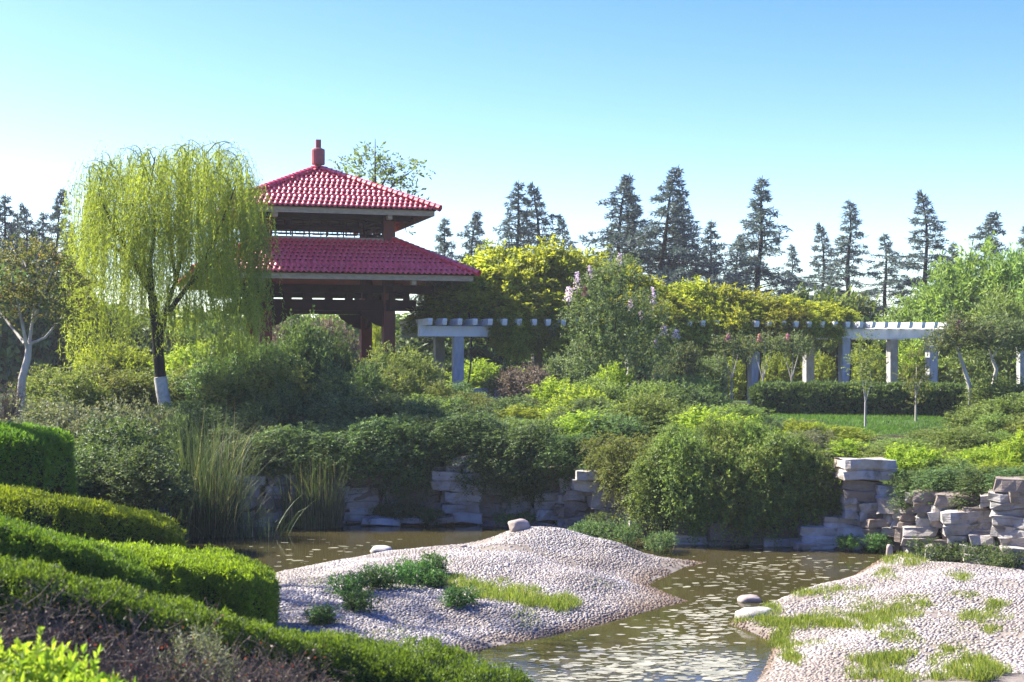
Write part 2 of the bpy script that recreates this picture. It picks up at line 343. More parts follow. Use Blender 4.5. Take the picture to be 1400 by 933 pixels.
# ------------------------------------------------------------------ pebble banks
ISLE = np.array([(-3.9,22.2),(-2.4,24.6),(-.8,25.3),(.8,25.6),(1.6,24.9),(3.3,23.7),(2.9,23.1),(2.1,21.3),(2.55,19.9),(1.2,18.2),(-.4,16.4),(-1.2,14.7),(-2.9,14.6),(-3.8,16.5),(-4.2,18.5)])
ISLE_H = [(-3.4,21.5,.22),(-2,23.6,.22),(-.8,24.2,.28),(.4,24.4,.60),(.7,24.2,.62),(1.3,23.7,.48),(2.6,23.4,.14),(-1.8,21,.34),(-.3,21.6,.42),(.8,20.9,.34),(2.1,20.1,.10),(1.7,21.9,.10),
          (-3,19,.40),(-1.5,18.6,.30),(0,18.5,.28),(-2.5,17,.30),(-.6,17.2,.16),(1.1,22.6,.30)]
BANK = np.array([(6.3,24.3),(5.3,22.2),(3.97,20.3),(2.95,18.8),(2.75,18.2),(3.1,17),(2.75,15.6),(2.4,14.6),(2.2,13),(2,9.5),(9.5,9),(13,15),(10.5,18.6),(8.5,20.6),(7.3,22.8),(6.7,24.6)])
BANK_H = [(6.4,23.5,.22),(5.6,21.3,.28),(4.7,19.5,.40),(3.4,18.2,.25),(3.8,17,.28),(6,18.2,.52),(7,20.5,.40),(5,16.2,.45),(3.5,14.5,.34),(4.5,12.5,.5),(7,15,.66),(9,12.5,.9),(8.4,18.6,.5),(9.5,16,.7)]
def bank_h(poly, ctrl, X, Y):
    d = -signed(poly, X, Y); c = shepard(ctrl, X, Y, .25)
    e = np.where(d > 0, 1 - np.exp(-np.maximum(d, 0) / .55), d * .5)
    und = .018 * np.sin(X * 3.1 + Y) * np.sin(Y * 2.7 - X * .6)
    return np.where(d > 0, e * c + und * np.minimum(1, np.maximum(d, 0)), e) - .015
def build_bank(name, poly, ctrl, clip=None):
    lo, hi = poly.min(0) - .8, poly.max(0) + .8
    if clip: lo = np.maximum(lo, clip[0]); hi = np.minimum(hi, clip[1])
    xs, ys = np.arange(lo[0], hi[0], .14), np.arange(lo[1], hi[1], .14)
    X, Y = np.meshgrid(xs, ys); Z = bank_h(poly, ctrl, X, Y); idx = np.arange(X.size).reshape(X.shape)
    keep = (Z > -.30); q = np.stack([idx[:-1, :-1], idx[:-1, 1:], idx[1:, 1:], idx[1:, :-1]], -1).reshape(-1, 4)
    q = q[keep.ravel()[q].all(1)]
    o = obj(name, mesh_np(name, np.stack([X, Y, Z - .012], -1).reshape(-1, 3), q, smooth=True), M['mortar'], kind='structure')
    # cobbles laid in wandering rows
    sx, sy = .049, .039
    xs, ys = np.arange(lo[0], hi[0], sx), np.arange(lo[1], hi[1], sy)
    X, Y = np.meshgrid(xs, ys); X = X + (np.arange(len(ys)) % 2)[:, None] * sx / 2
    X = X.ravel() + rng.normal(0, .011, X.size); Y = Y.ravel() + rng.normal(0, .009, Y.size) + .05 * np.sin(X * 1.7)
    d = -signed(poly, X, Y); h = bank_h(poly, ctrl, X, Y)
    bare = np.array([noise.noise((x * .9, y * .9, 3.3)) for x, y in zip(X, Y)])
    k = (d > -.12) & (h > -.06) & (bare + rng.normal(0, .14, len(X)) < .42) & (Y < X * 0 + 40)
    if clip is not None: k &= (np.abs(X) / np.maximum(Y, 1) < .40) & (Y > 13.2)
    X, Y, h = X[k], Y[k], h[k]; n = len(X); e = .03
    N = nrm(np.stack([-(bank_h(poly, ctrl, X + e, Y) - h) / e, -(bank_h(poly, ctrl, X, Y + e) - h) / e, np.ones(n)], -1))
    N = nrm(N + rng.normal(0, .09, (n, 3)))
    an = rng.normal(0, .35, n); A = nrm(np.stack([np.cos(an), np.sin(an), np.zeros(n)], -1)); A = nrm(A - N * (A * N).sum(1, keepdims=True)); B = np.cross(N, A)
    big = 1 + .5 * (rng.random(n) < .06); a = rng.uniform(.016, .029, n) * big; b = rng.uniform(.013, .021, n) * big; hh = rng.uniform(.005, .014, n) * big
    C = np.stack([X, Y, h - .006], -1); K = 5; ang = np.arange(K) / K * 2 * math.pi
    def ring(s_, z_): return C[:, None] + s_ * (a[:, None] * np.cos(ang))[..., None] * A[:, None] + s_ * (b[:, None] * np.sin(ang))[..., None] * B[:, None] + (z_ * hh)[:, None, None] * N[:, None]
    V = np.concatenate([ring(1, 0), ring(.80, .72), (C + N * hh[:, None])[:, None]], 1)
    base = np.arange(n)[:, None, None] * (2 * K + 1); j = np.arange(K)
    Q4 = (base + np.stack([j, (j + 1) % K, K + (j + 1) % K, K + j], -1)[None]).reshape(-1, 4)
    T3 = (base + np.stack([K + j, K + (j + 1) % K, np.full(K, 2 * K)], -1)[None]).reshape(-1, 3)
    t = np.repeat(np.clip(rng.normal(.52, .19, n), 0, 1), 2 * K + 1)
    obj('cobbles', mesh_np('cobbles', V.reshape(-1, 3), Q4, T3, t, True), M['cobble'], o, kind='stuff')
    return o
build_bank('pebble_island', ISLE, ISLE_H)
build_bank('pebble_bank', BANK, BANK_H, ((1.2, 12.5), (9.5, 25.5)))
APR = np.array([(Xp(650,29), 29.35), (Xp(650,28.8), 28.75), (Xp(700,28.2), 28.45), (Xp(745,27.6), 28.0), (Xp(800,27), 27.6), (Xp(815,28), 28.0), (Xp(760,29), 29.0), (Xp(700,29.3), 29.4)])
build_bank('pebble_apron', APR, [(Xp(700,28.9), 28.9, .20), (Xp(760,28.2), 28.3, .16), (Xp(660,29.1), 29.1, .16)])
def isle_z(x, y): return float(bank_h(ISLE, ISLE_H, np.array([x]), np.array([y]))[0])
def bank_z(x, y): return float(bank_h(BANK, BANK_H, np.array([x]), np.array([y]))[0])

# ------------------------------------------------------------------ rock wall
def stone_mesh(w_, d_, h_, seed, rough=1.0):
    """angular quarried block: split into uneven beds that step in and out, chipped edges"""
    r = np.random.default_rng(seed); nx_ = max(4, min(9, int(w_ / .16))); ny_ = 2; beds = max(1, min(3, int(h_ / .17 + r.uniform(-.3, .6))))
    zs = [0.]
    for b_ in range(beds):
        z0, z1 = b_ / beds, (b_ + 1) / beds; j = r.uniform(-.12, .12) / beds if b_ < beds - 1 else 0
        zs += [z0 + .10 / beds, z1 - .10 / beds + j]; 
        if b_ < beds - 1: zs.append(z1 + j)
    zs = np.array(zs + [1.]); nz_ = len(zs) - 1; xs = np.concatenate([[0], np.sort(np.clip(np.linspace(0, 1, nx_ + 1)[1:-1] + r.normal(0, .25 / nx_, nx_ - 1), .04, .96)), [1]])
    bed_of = np.clip((np.arange(nz_ + 1) - 1) // 3, 0, beds - 1); off = r.normal(0, .022, beds) * rough; slope = r.normal(0, .06, 4); crn = r.uniform(.0, .10, 4)
    joint = np.array([1 if (0 < k < nz_ and k % 3 == 0) else 0 for k in range(nz_ + 1)])
    V = []; pid = {}; Qs = []
    def vid(i, j, k):
        if (i, j, k) in pid: return pid[(i, j, k)]
        x, y, z = (xs[i] - .5) * w_, (j / ny_ - .5) * d_, (zs[k] - .5) * h_
        b_ = bed_of[k]; nx0 = noise.noise(Vector((x * 3 + seed * 1.7, zs[k] * 3, 5.1))); nz0 = noise.noise(Vector((x * 2.4 + seed, j * .8, 2.2)))
        if j == 0: y += off[b_] + .095 * nx0 + joint[k] * .045 * r.uniform(.2, 1) + slope[0] * x + r.normal(0, .010)
        if i in (0, nx_): x -= np.sign(x) * (abs(off[b_]) * .8 + joint[k] * .03 + r.uniform(0, .075)) 
        if k in (0, nz_): z -= np.sign(z) * (.02 * r.random() + (.10 * h_ * crn[0 if x < 0 else 1] * (abs(xs[i] - .5) > .38)))
        z += .050 * nz0 * min(1, h_ * 4) + slope[2] * x * .8
        if (j == 0) + (i in (0, nx_)) + (k in (0, nz_)) >= 2: y += .015 * (j == 0) * r.uniform(0, 2); z -= np.sign(z) * .010 * r.uniform(0, 2) * (k in (0, nz_))
        pid[(i, j, k)] = len(V); V.append((x, y, z)); return pid[(i, j, k)]
    for i in range(nx_):
        for j in range(ny_):
            for k, f in ((0, 0), (nz_, 1)):
                q = [vid(i, j, k), vid(i + 1, j, k), vid(i + 1, j + 1, k), vid(i, j + 1, k)]; Qs.append(q if f else q[::-1])
        for k in range(nz_):
            for j, f in ((0, 1), (ny_, 0)):
                q = [vid(i, j, k), vid(i + 1, j, k), vid(i + 1, j, k + 1), vid(i, j, k + 1)]; Qs.append(q if f else q[::-1])
    for j in range(ny_):
        for k in range(nz_):
            for i, f in ((0, 0), (nx_, 1)):
                q = [vid(i, j, k), vid(i, j + 1, k), vid(i, j + 1, k + 1), vid(i, j, k + 1)]; Qs.append(q if f else q[::-1])
    return mesh_np('stone', np.array(V), np.array(Qs))
STONES = {   # photograph rectangles px0, py0, px1, py1, how far proud (m), material
 'left': [(350,606,378,622,-0.45,'brown_shade_rock'),(346,620,376,642,-0.40,'brown_shade_rock'),(352,642,385,662,-0.40,'brown_shade_rock'),(360,662,390,690,-0.35,'brown_shade_rock'),(470,668,520,696,.05,'rock'),(474,694,512,714,.1,'rock'),(512,690,556,712,0,'brown_shade_rock'),(520,660,560,690,0,'rock'),(390,640,470,680,-0.25,'brown_shade_rock'),(385,680,470,716,-0.25,'brown_shade_rock'),(300,680,385,735,-0.25,'brown_shade_rock'),(470,640,560,668,-0.25,'brown_shade_rock')],
 'stack_a': [(616,626,656,638,.15,'rock'),(604,636,632,647,.12,'rock'),(630,637,657,647,.14,'rock'),(590,645,664,672,.25,'rock'),(605,671,662,686,.2,'rock'),(614,684,658,691,.16,'rock'),(604,689,656,703,.2,'rock'),(616,701,661,716,.22,'rock'),(556,650,592,672,-0.20,'brown_shade_rock'),(548,672,606,705,-0.27,'brown_shade_rock'),(494,709,548,718,.55,'rock'),(546,709,584,717,.5,'rock'),(582,708,622,717,.45,'rock')],
 'middle': [(664,662,724,677,.15,'rock'),(657,676,690,701,.0,'brown_shade_rock'),(688,677,729,701,.05,'rock'),(664,640,730,663,-0.30,'brown_shade_rock'),(728,672,770,697,-0.25,'brown_shade_rock'),(729,695,782,711,.05,'rock'),(660,698,730,716,-0.25,'brown_shade_rock'),(728,640,790,674,-0.35,'brown_shade_rock')],
 'stack_b': [(786,644,857,658,.28,'rock'),(783,657,857,673,.22,'rock'),(768,672,808,687,.05,'rock'),(806,673,854,698,.1,'rock'),(770,686,812,712,.0,'brown_shade_rock'),(811,697,860,722,.08,'brown_shade_rock'),(770,710,860,733,-0.20,'brown_shade_rock')],
 'hidden_run': [(858,650,925,690,-0.20,'brown_shade_rock'),(858,690,922,735,-0.20,'brown_shade_rock'),(918,733,970,754,.1,'rock'),(966,716,1028,754,.08,'brown_shade_rock'),(1024,722,1098,752,.02,'brown_shade_rock'),(922,690,1000,733,-0.20,'brown_shade_rock'),(1000,680,1100,722,-0.20,'brown_shade_rock'),(920,650,1010,692,-0.25,'brown_shade_rock'),(1010,650,1120,682,-0.25,'brown_shade_rock'),(1042,736,1098,752,.2,'rock')],
 'stack_c': [(1152,629,1225,658,.45,'rock'),(1153,657,1208,687,.32,'brown_shade_rock'),(1152,677,1182,690,.36,'rock'),(1150,688,1177,711,.35,'rock'),(1175,686,1209,712,.34,'rock'),(1127,708,1184,726,.32,'rock'),(1097,722,1190,746,.42,'rock'),(1100,700,1132,724,.2,'brown_shade_rock'),(1183,712,1227,750,.34,'orange_rock'),(1110,660,1153,702,.05,'brown_shade_rock'),(1086,742,1184,752,.5,'rock')],
 'right': [(1206,680,1260,704,.12,'rock'),(1208,702,1234,716,.15,'rock'),(1232,703,1262,724,.08,'brown_shade_rock'),(1242,722,1295,749,.2,'rock'),(1258,700,1282,723,.1,'rock'),(1274,699,1299,713,.18,'rock'),(1280,712,1304,722,.15,'rock'),(1296,700,1370,733,.16,'rock'),(1301,731,1334,746,.22,'rock'),(1331,731,1372,746,.2,'rock'),(1367,705,1424,736,.10,'rock'),(1362,673,1430,707,.02,'rock'),(1370,655,1430,676,.0,'brown_shade_rock'),(1373,734,1430,753,.14,'rock'),(1226,716,1246,756,.0,'brown_shade_rock'),(1270,746,1323,766,.22,'rock'),(1320,750,1380,772,.3,'rock'),(1376,751,1430,782,.32,'rock'),(1240,748,1274,762,.1,'rock'),(1255,672,1365,702,-0.20,'brown_shade_rock'),(1292,744,1380,756,.02,'brown_shade_rock'),(1426,690,1520,780,.1,'rock')],
}
WL = {'left':'weathered grey rock ledge behind the reed clumps at the water edge','stack_a':'pale layered rock stack standing out of the bank beside the second reeds','middle':'low recessed run of dark stones behind the small pebble apron','stack_b':'grey layered rock stack at the right end of the pebble apron',
      'hidden_run':'dark stone run at the waterline under the big overhanging thicket','stack_c':'tall rock stack with broad capstone and an orange block beside it','right':'long wall of pale squared stones along the narrow water inlet'}
sd_ = 1
_r = np.random.default_rng(99)
for key, (a0, a1, ztop) in {'right': (1205, 1500, 676), 'stack_c': (1100, 1215, 665), 'stack_a': (545, 620, 645), 'middle': (655, 790, 655), 'stack_b': (765, 862, 660), 'left': (300, 500, 650)}.items():
    y = ztop
    while y < wall_Y((a0 + a1) / 2) * 0 + 490 + CZ * F / wall_Y((a0 + a1) / 2) + 4:
        hh_ = _r.uniform(11, 22); x = a0 + _r.uniform(-15, 0)
        while x < a1:
            ww_ = _r.uniform(26, 66); STONES[key].append((x, y, x + ww_, y + hh_ + 1, -_r.uniform(-.04, .10), 'brown_shade_rock' if _r.random() < .45 else 'rock')); x += ww_ + _r.uniform(0, 2)
        y += hh_
for key, rows in STONES.items():
    px_m = (min(r[0] for r in rows) + max(r[2] for r in rows)) / 2; Yb = wall_Y(px_m)
    root = thing('rock_wall', WL[key], 'rock wall', (Xp(px_m, Yb), Yb, 0))
    for (x0, y0, x1, y1, pr, mt) in rows:
        cx = (x0 + x1) / 2; Yf = wall_Y(cx) - pr; dep = rng.uniform(.6, .8)
        wd, hd = (x1 - x0) / F * Yf * 1.04, (y1 - y0) / F * Yf * 1.05
        me = stone_mesh(wd, dep, hd, sd_); sd_ += 1; me.materials.append(M[mt])
        o = bpy.data.objects.new('stone', me); COL.objects.link(o); o.parent = root
        o.location = (Xp(cx, Yf) - root.location.x, Yf + dep / 2 - root.location.y, Zp((y0 + y1) / 2, Yf))
        e_ = .02 if 'C' != key else 0
        o.rotation_euler = (rng.normal(0, .025), rng.normal(0, .02), -.30 * (cx > 1230) + rng.normal(0, .06))

def rock(name, label, px, Y, zb, wpx, hpx, mat, seed, rz=0, dep=.8, cat='rock'):
    r = np.random.default_rng(seed); import bmesh
    bm = bmesh.new(); bmesh.ops.create_icosphere(bm, subdivisions=3, radius=1)
    wd, hd = wpx / F * Y, hpx / F * Y
    for v in bm.verts:
        p = np.array(v.co); q = np.sign(p) * np.abs(p) ** .75
        q *= 1 + .22 * noise.noise(Vector(p * 1.3) + Vector((seed, 0, 0))) + .06 * noise.noise(Vector(p * 4) + Vector((seed, 2, 0)))
        v.co = (q[0] * wd / 2, q[1] * wd / 2 * dep, q[2] * hd / 2)
    me = bpy.data.meshes.new(name); bm.to_mesh(me); bm.free()
    me.polygons.foreach_set('use_smooth', np.ones(len(me.polygons), bool))
    o = obj(name, me, M[mat]); o.location = (Xp(px, Y), Y, zb + hd * .38); o.rotation_euler = (0, 0, rz)
    return tag(o, label, cat)
Yr = 24.1
rock('boulder', 'pinkish rounded boulder resting on the crest of the pebble island', 710, Yr, isle_z(Xp(710, Yr), Yr) - .03, 29, 19, 'boulder', 3, .3)
rock('boulder', 'smooth pale stone lying half in the water beside the pebble island', 521, 25.0, -.09, 31, 17, 'pale_stone', 8)
rock('boulder', 'flat pale slab rock at the grassy tip of the right pebble bank', 1034, 18.3, .02, 54, 21, 'pale_stone', 12, .15, .7)
rock('boulder', 'small grey rounded rock beside the grass at the water edge', 1024, 19.9, -.03, 30, 13, 'boulder', 15)
rock('boulder', 'tiny pale stone behind the grass on the right bank edge', 1109, 20.4, .03, 12, 9, 'pale_stone', 17)
rock('boulder', 'small upright stub of stone at the far end of the right bank', 1216, 23.9, .05, 9, 20, 'boulder', 19)
rock('boulder', 'white stone at the water inlet in front of the squared stone wall', 1396, 20.9, -.05, 14, 22, 'pale_stone', 22)
rock('boulder', 'brown flat cobble lying alone on the sunlit island slope', 634, 23.3, isle_z(Xp(634, 23.3), 23.3) - .01, 9, 5, 'boulder', 25)

# ------------------------------------------------------------------ pavilion
TH = math.radians(16.5); PVX, PVY = -6.54, 48.0
pv = thing('pavilion', 'square two-tier Chinese pavilion with red glazed tile roofs and a finial', 'pavilion', (PVX, PVY, 0), TH)
pz = 2.25
obj('base_platform', MB().box((-3.1, -3.1, 1.2), (3.1, 3.1, pz)), M['floor_stone'], pv)
cm = MB().box((-.19, -.19, pz), (.19, .19, 8.03)).mesh('column')
for sx in (-1, 1):
    for sy in (-1, 1): obj('column', cm, M['red_wood'], pv, (2 * sx, 2 * sy, 0))
def beams(z0, z1, half, th, name, mat, off=2.0):
    for s in (-1, 1):
        obj(name, MB().box((-half, s * off - th, z0), (half, s * off + th, z1)), mat, pv)
        obj(name, MB().box((s * off - th + .004, -half + .01, z0 - .012), (s * off + th - .004, half - .01, z1 - .012)), mat, pv)
beams(4.95, 5.30, 2.9, .13, 'tie_beam', M['dark_wood'])
beams(5.52, 5.78, 3.5, .15, 'eave_beam', M['dark_wood'])
beams(7.90, 8.06, 2.75, .14, 'upper_beam', M['dark_wood'])
beams(7.26, 7.33, 1.85, .05, 'sill_rail', M['dark_wood'])
# posts in the frieze between the two beams, brackets under the tie beam
pm = MB().box((-.09, -.09, 5.28), (.09, .09, 5.54)).mesh('frieze_post')
for s in (-1, 1):
    for u in (-2.6, -1.35, -.72, .0, .72, 1.35, 2.6):
        obj('frieze_post', pm, M['dark_wood'], pv, (u, 2 * s, 0)); obj('frieze_post', pm, M['dark_wood'], pv, (2 * s, u, 0))
for s in (-1, 1):
    for e in (-1, 1):
        for ax in (0, 1):
            tri = [(1.81 * e, 4.94), (1.81 * e, 4.42), (1.55 * e, 4.50), (1.10 * e, 4.80), (1.02 * e, 4.94)]
            m_ = MB(); V = []
            for dth in (-.06, .06):
                for (u, z) in tri: V.append((u, 2 * s + dth, z) if ax == 0 else (2 * s + dth, u, z))
            n = 5; m_.add(V, [(i, (i + 1) % n, n + (i + 1) % n, n + i) for i in range(n)], [(0, 1, 2), (0, 2, 3), (0, 3, 4), (5, 7, 6), (5, 8, 7), (5, 9, 8)])
            obj('bracket', m_, M['dark_wood'], pv)
# lattice frieze of the upper storey: each bar its own piece of one panel per side
def lattice(side):
    lp = MB(); y = 0
    def bar(u0, z0, u1, z1, t=.022): lp.box((u0 - t, -.02, z0 - t), (u1 + t, .02, z1 + t))
    for z in (7.42, 7.62, 7.86): bar(-1.8, z, 1.8, z)
    for k in range(7): bar(-1.8 + .6 * k, 7.38, -1.8 + .6 * k, 7.88)
    for k in range(6):
        u = -1.8 + .6 * k
        bar(u + .2, 7.52, u + .2, 7.62, .014); bar(u + .4, 7.62, u + .4, 7.86, .014); bar(u + .1, 7.52, u + .5, 7.52, .012); bar(u + .12, 7.74, u + .48, 7.74, .012)
        for q in range(1, 4): bar(u + .15 * q, 7.42, u + .15 * q, 7.52, .009)
    o = obj('lattice_panel', lp, M['dark_wood'], pv)
    o.location = [(0, -2, 0), (0, 2, 0), (-2, 0, 0), (2, 0, 0)][side]; o.rotation_euler = (0, 0, 0 if side < 2 else math.pi / 2)
for s in range(4): lattice(s)
ceil = MB().box((-2.1, -2.1, 8.08), (2.1, 2.1, 8.12)); obj('ceiling_board', ceil, M['dark_wood'], pv)

def tile_mb(wd, ln):
    prof = [(-.5, .010), (-.42, .0), (-.34, .010), (-.24, .040), (-.10, .066), (.06, .068), (.20, .044), (.31, .012), (.40, .0), (.52, .010)]
    V = []
    prof = [(u, z * .8) for u, z in prof]
    for (u, z) in prof: V.append((u * wd, 0, z + .026))           # lower end, proud of the tile below
    for (u, z) in prof: V.append((u * wd, ln * 1.10, z + .002))
    for (u, z) in prof: V.append((u * wd, .004, z + .002))
    n = len(prof); q = [(i, i + 1, n + i + 1, n + i) for i in range(n - 1)] + [(2 * n + i, 2 * n + i + 1, i + 1, i) for i in range(n - 1)]
    return np.array(V), np.array(q)
def roof(name, a_e, z_e, a_t, z_t, courses, label_tiles):
    """hipped roof: eave half width a_e at z_e rising to a_t at z_t; returns the part"""
    dk = MB(); c = [(-1, -1), (1, -1), (1, 1), (-1, 1)]
    E = [(a_e * x, a_e * y, z_e) for x, y in c]; T = [(a_t * x, a_t * y, z_t) for x, y in c]; B = [(a_e * x, a_e * y, z_e - .03) for x, y in c]; Bi = [(max(a_t, .5) * x, max(a_t, .5) * y, z_t - .22) for x, y in c]
    dk.add(E + T, [(i, (i + 1) % 4, 4 + (i + 1) % 4, 4 + i) for i in range(4)])
    dk.add(B + Bi, [((i + 1) % 4, i, 4 + i, 4 + (i + 1) % 4) for i in range(4)])
    part = obj(name, dk, M['tile_deck'], pv)
    for s in (-1, 1):
        h = .20
        obj('fascia_board', MB().box((-a_e + .05, s * (a_e - .10) - .035, z_e - h), (a_e - .05, s * (a_e - .10) + .035, z_e - .005)), M['fascia'], part)
        obj('fascia_board', MB().box((s * (a_e - .10) - .034, -a_e + .14, z_e - h), (s * (a_e - .10) + .034, a_e - .14, z_e - .006)), M['fascia'], part)
        for u in (-.55, .55):
            obj('rafter_end', MB().box((u * a_e - .07, s * (a_e - .3) - .16, z_e - .33), (u * a_e + .07, s * (a_e - .3) + .16, z_e - .20)), M['fascia'], part)
    sl = math.hypot(a_e - a_t, z_t - z_e); ang = math.atan2(z_t - z_e, a_e - a_t); ln = sl / courses; wd = .172
    tv, tq = tile_mb(wd, ln); tmesh = mesh_np('tile', tv, tq, smooth=True); tmesh.materials.append(M['tile'])
    rest = MB(); single = 0
    for face in range(4):
        ca, sa = math.cos(face * math.pi / 2), math.sin(face * math.pi / 2)
        for k in range(courses):
            run = a_e + .06 - k * ln * math.cos(ang); zz = z_e - .03 + k * ln * math.sin(ang) + .02
            half = run - .02; m_ = int(2 * half / wd)
            for i in range(m_):
                u = (i + .5 - m_ / 2) * wd
                if face == 0 and single < label_tiles:
                    o = bpy.data.objects.new('tile', tmesh); COL.objects.link(o); o.parent = part; single += 1
                    o.location = (u, -run, zz); o.rotation_euler = (ang + rng.normal(0, .006), 0, rng.normal(0, .006))
                else:
                    y = tv[:, 1] * math.cos(ang) - tv[:, 2] * math.sin(ang); z = tv[:, 1] * math.sin(ang) + tv[:, 2] * math.cos(ang)
                    X, Y_ = tv[:, 0] + u, y - run
                    rest.add(np.stack([X * ca - Y_ * sa, X * sa + Y_ * ca, z + zz], -1), tq)
    obj('roof_tiles', rest.mesh('roof_tiles', True), M['tile'], part, kind='stuff')
    for x, y in c:                                            # hip ridges of lapped half-round caps
        rb = MB(); nk = int(sl * 1.3 / .2)
        p0 = np.array([(a_e + .10) * x, (a_e + .10) * y, z_e + .045]); p1 = np.array([a_t * x, a_t * y, z_t + .075])
        for k in range(nk):
            a, b = p0 + (p1 - p0) * k / nk, p0 + (p1 - p0) * (k + 1.12) / nk
            rb.tube([a, b], [.115, .088], 8); 
        obj('hip_ridge', rb, M['tile'], part)
    return part
M['tile_deck'] = rough_mat('tile_deck', [(.3, (.10, .012, .016)), (.7, (.17, .02, .028))], 3, .6)
up = roof('upper_roof', 3.31, 8.17, .10, 9.72, 11, 170)
lo = roof('lower_roof', 4.33, 6.04, 2.08, 7.24, 9, 130)
for s in (-1, 1):
    obj('wall_trim', MB().box((-2.16, s * 2.12 - .05, 7.20), (2.16, s * 2.12 + .05, 7.31)), M['fascia'], lo)
    obj('wall_trim', MB().box((s * 2.12 - .049, -2.06, 7.20), (s * 2.12 + .049, 2.06, 7.305)), M['fascia'], lo)
fb = MB(); fb.tube([(0, 0, 9.66), (0, 0, 9.78), (0, 0, 9.86)], [.20, .13, .10], 12); fb.tube([(0, 0, 9.84), (0, 0, 9.93)], [.11, .11], 12)
fn = obj('finial', fb, M['finial'], pv)
obj('finial_drum', MB().tube([(0, 0, 9.92), (0, 0, 9.93), (0, 0, 9.97), (0, 0, 10.41), (0, 0, 10.45)], [.12, .215, .225, .225, .215], 14), M['finial'], fn)
obj('finial_spike', MB().box((-.085, -.085, 10.44), (.085, .085, 10.77)), M['finial'], fn)

# ------------------------------------------------------------------ pergola
PGX, PGY = -1.75, 46.0
pg = thing('pergola', 'long white concrete pergola with grey stone columns behind the clipped hedge', 'pergola', (PGX, PGY, 0), TH)
def pg_world(x, y): return PGX + x * math.cos(TH) - y * math.sin(TH), PGY + x * math.sin(TH) + y * math.cos(TH)
for j, y in enumerate((0, 2.6)):
    cmesh = MB()
    hw = .165; b = .02
    ring = [(-hw, -hw + b), (-hw + b, -hw), (hw - b, -hw), (hw, -hw + b), (hw, hw - b), (hw - b, hw), (-hw + b, hw), (-hw, hw - b)]
    V = [(u, v, 1.5) for u, v in ring] + [(u, v, 4.10) for u, v in ring]
    cmesh.add(V, [(i, (i + 1) % 8, 8 + (i + 1) % 8, 8 + i) for i in range(8)]); cmesh = cmesh.mesh('column')
    for k in range(6): obj('column', cmesh, M['pale_granite' if j == 0 else 'granite'], pg, (3.5 * k, y, 0))
    obj('beam', MB().box((-1.3, y - .13, 4.10), (17.95, y + .13, 4.44)), M['concrete'], pg)
rm = MB(); prof = [(-.75, 4.60), (-.70, 4.46), (-.45, 4.445), (3.05, 4.445), (3.30, 4.46), (3.35, 4.60), (3.35, 4.665), (-.75, 4.665)]
V = [(-.075, u, z) for u, z in prof] + [(.075, u, z) for u, z in prof]; n = len(prof)
rm.add(V, [(i, (i + 1) % n, n + (i + 1) % n, n + i) for i in range(n)] + [(0, 1, 6, 7)[::-1], (1, 2, 3, 6)[::-1], (3, 4, 5, 6)[::-1], (8, 9, 14, 15), (9, 10, 11, 14), (11, 12, 13, 14)])
rm = rm.mesh('rafter')
for k in range(39): obj('rafter', rm, M['concrete'], pg, (-1.1 + .495 * k, 0, 0)).rotation_euler = (0, 0, rng.normal(0, .01))
obj('seat_wall', MB().box((.2, -.12, 1.6), (3.3, .12, 2.42)), M['granite'], pg)
fx = Xp(1399, 47)
pc = thing('stone_column', 'lone grey column half hidden by foliage right of the pergola', 'column', (fx, 47, tz(fx, 47)))
obj('shaft', MB().box((-.17, -.17, -.1), (.17, .17, 1.95)), M['granite'], pc); obj('capital', MB().box((-.20, -.20, 1.952), (.20, .20, 2.04)), M['granite'], pc)

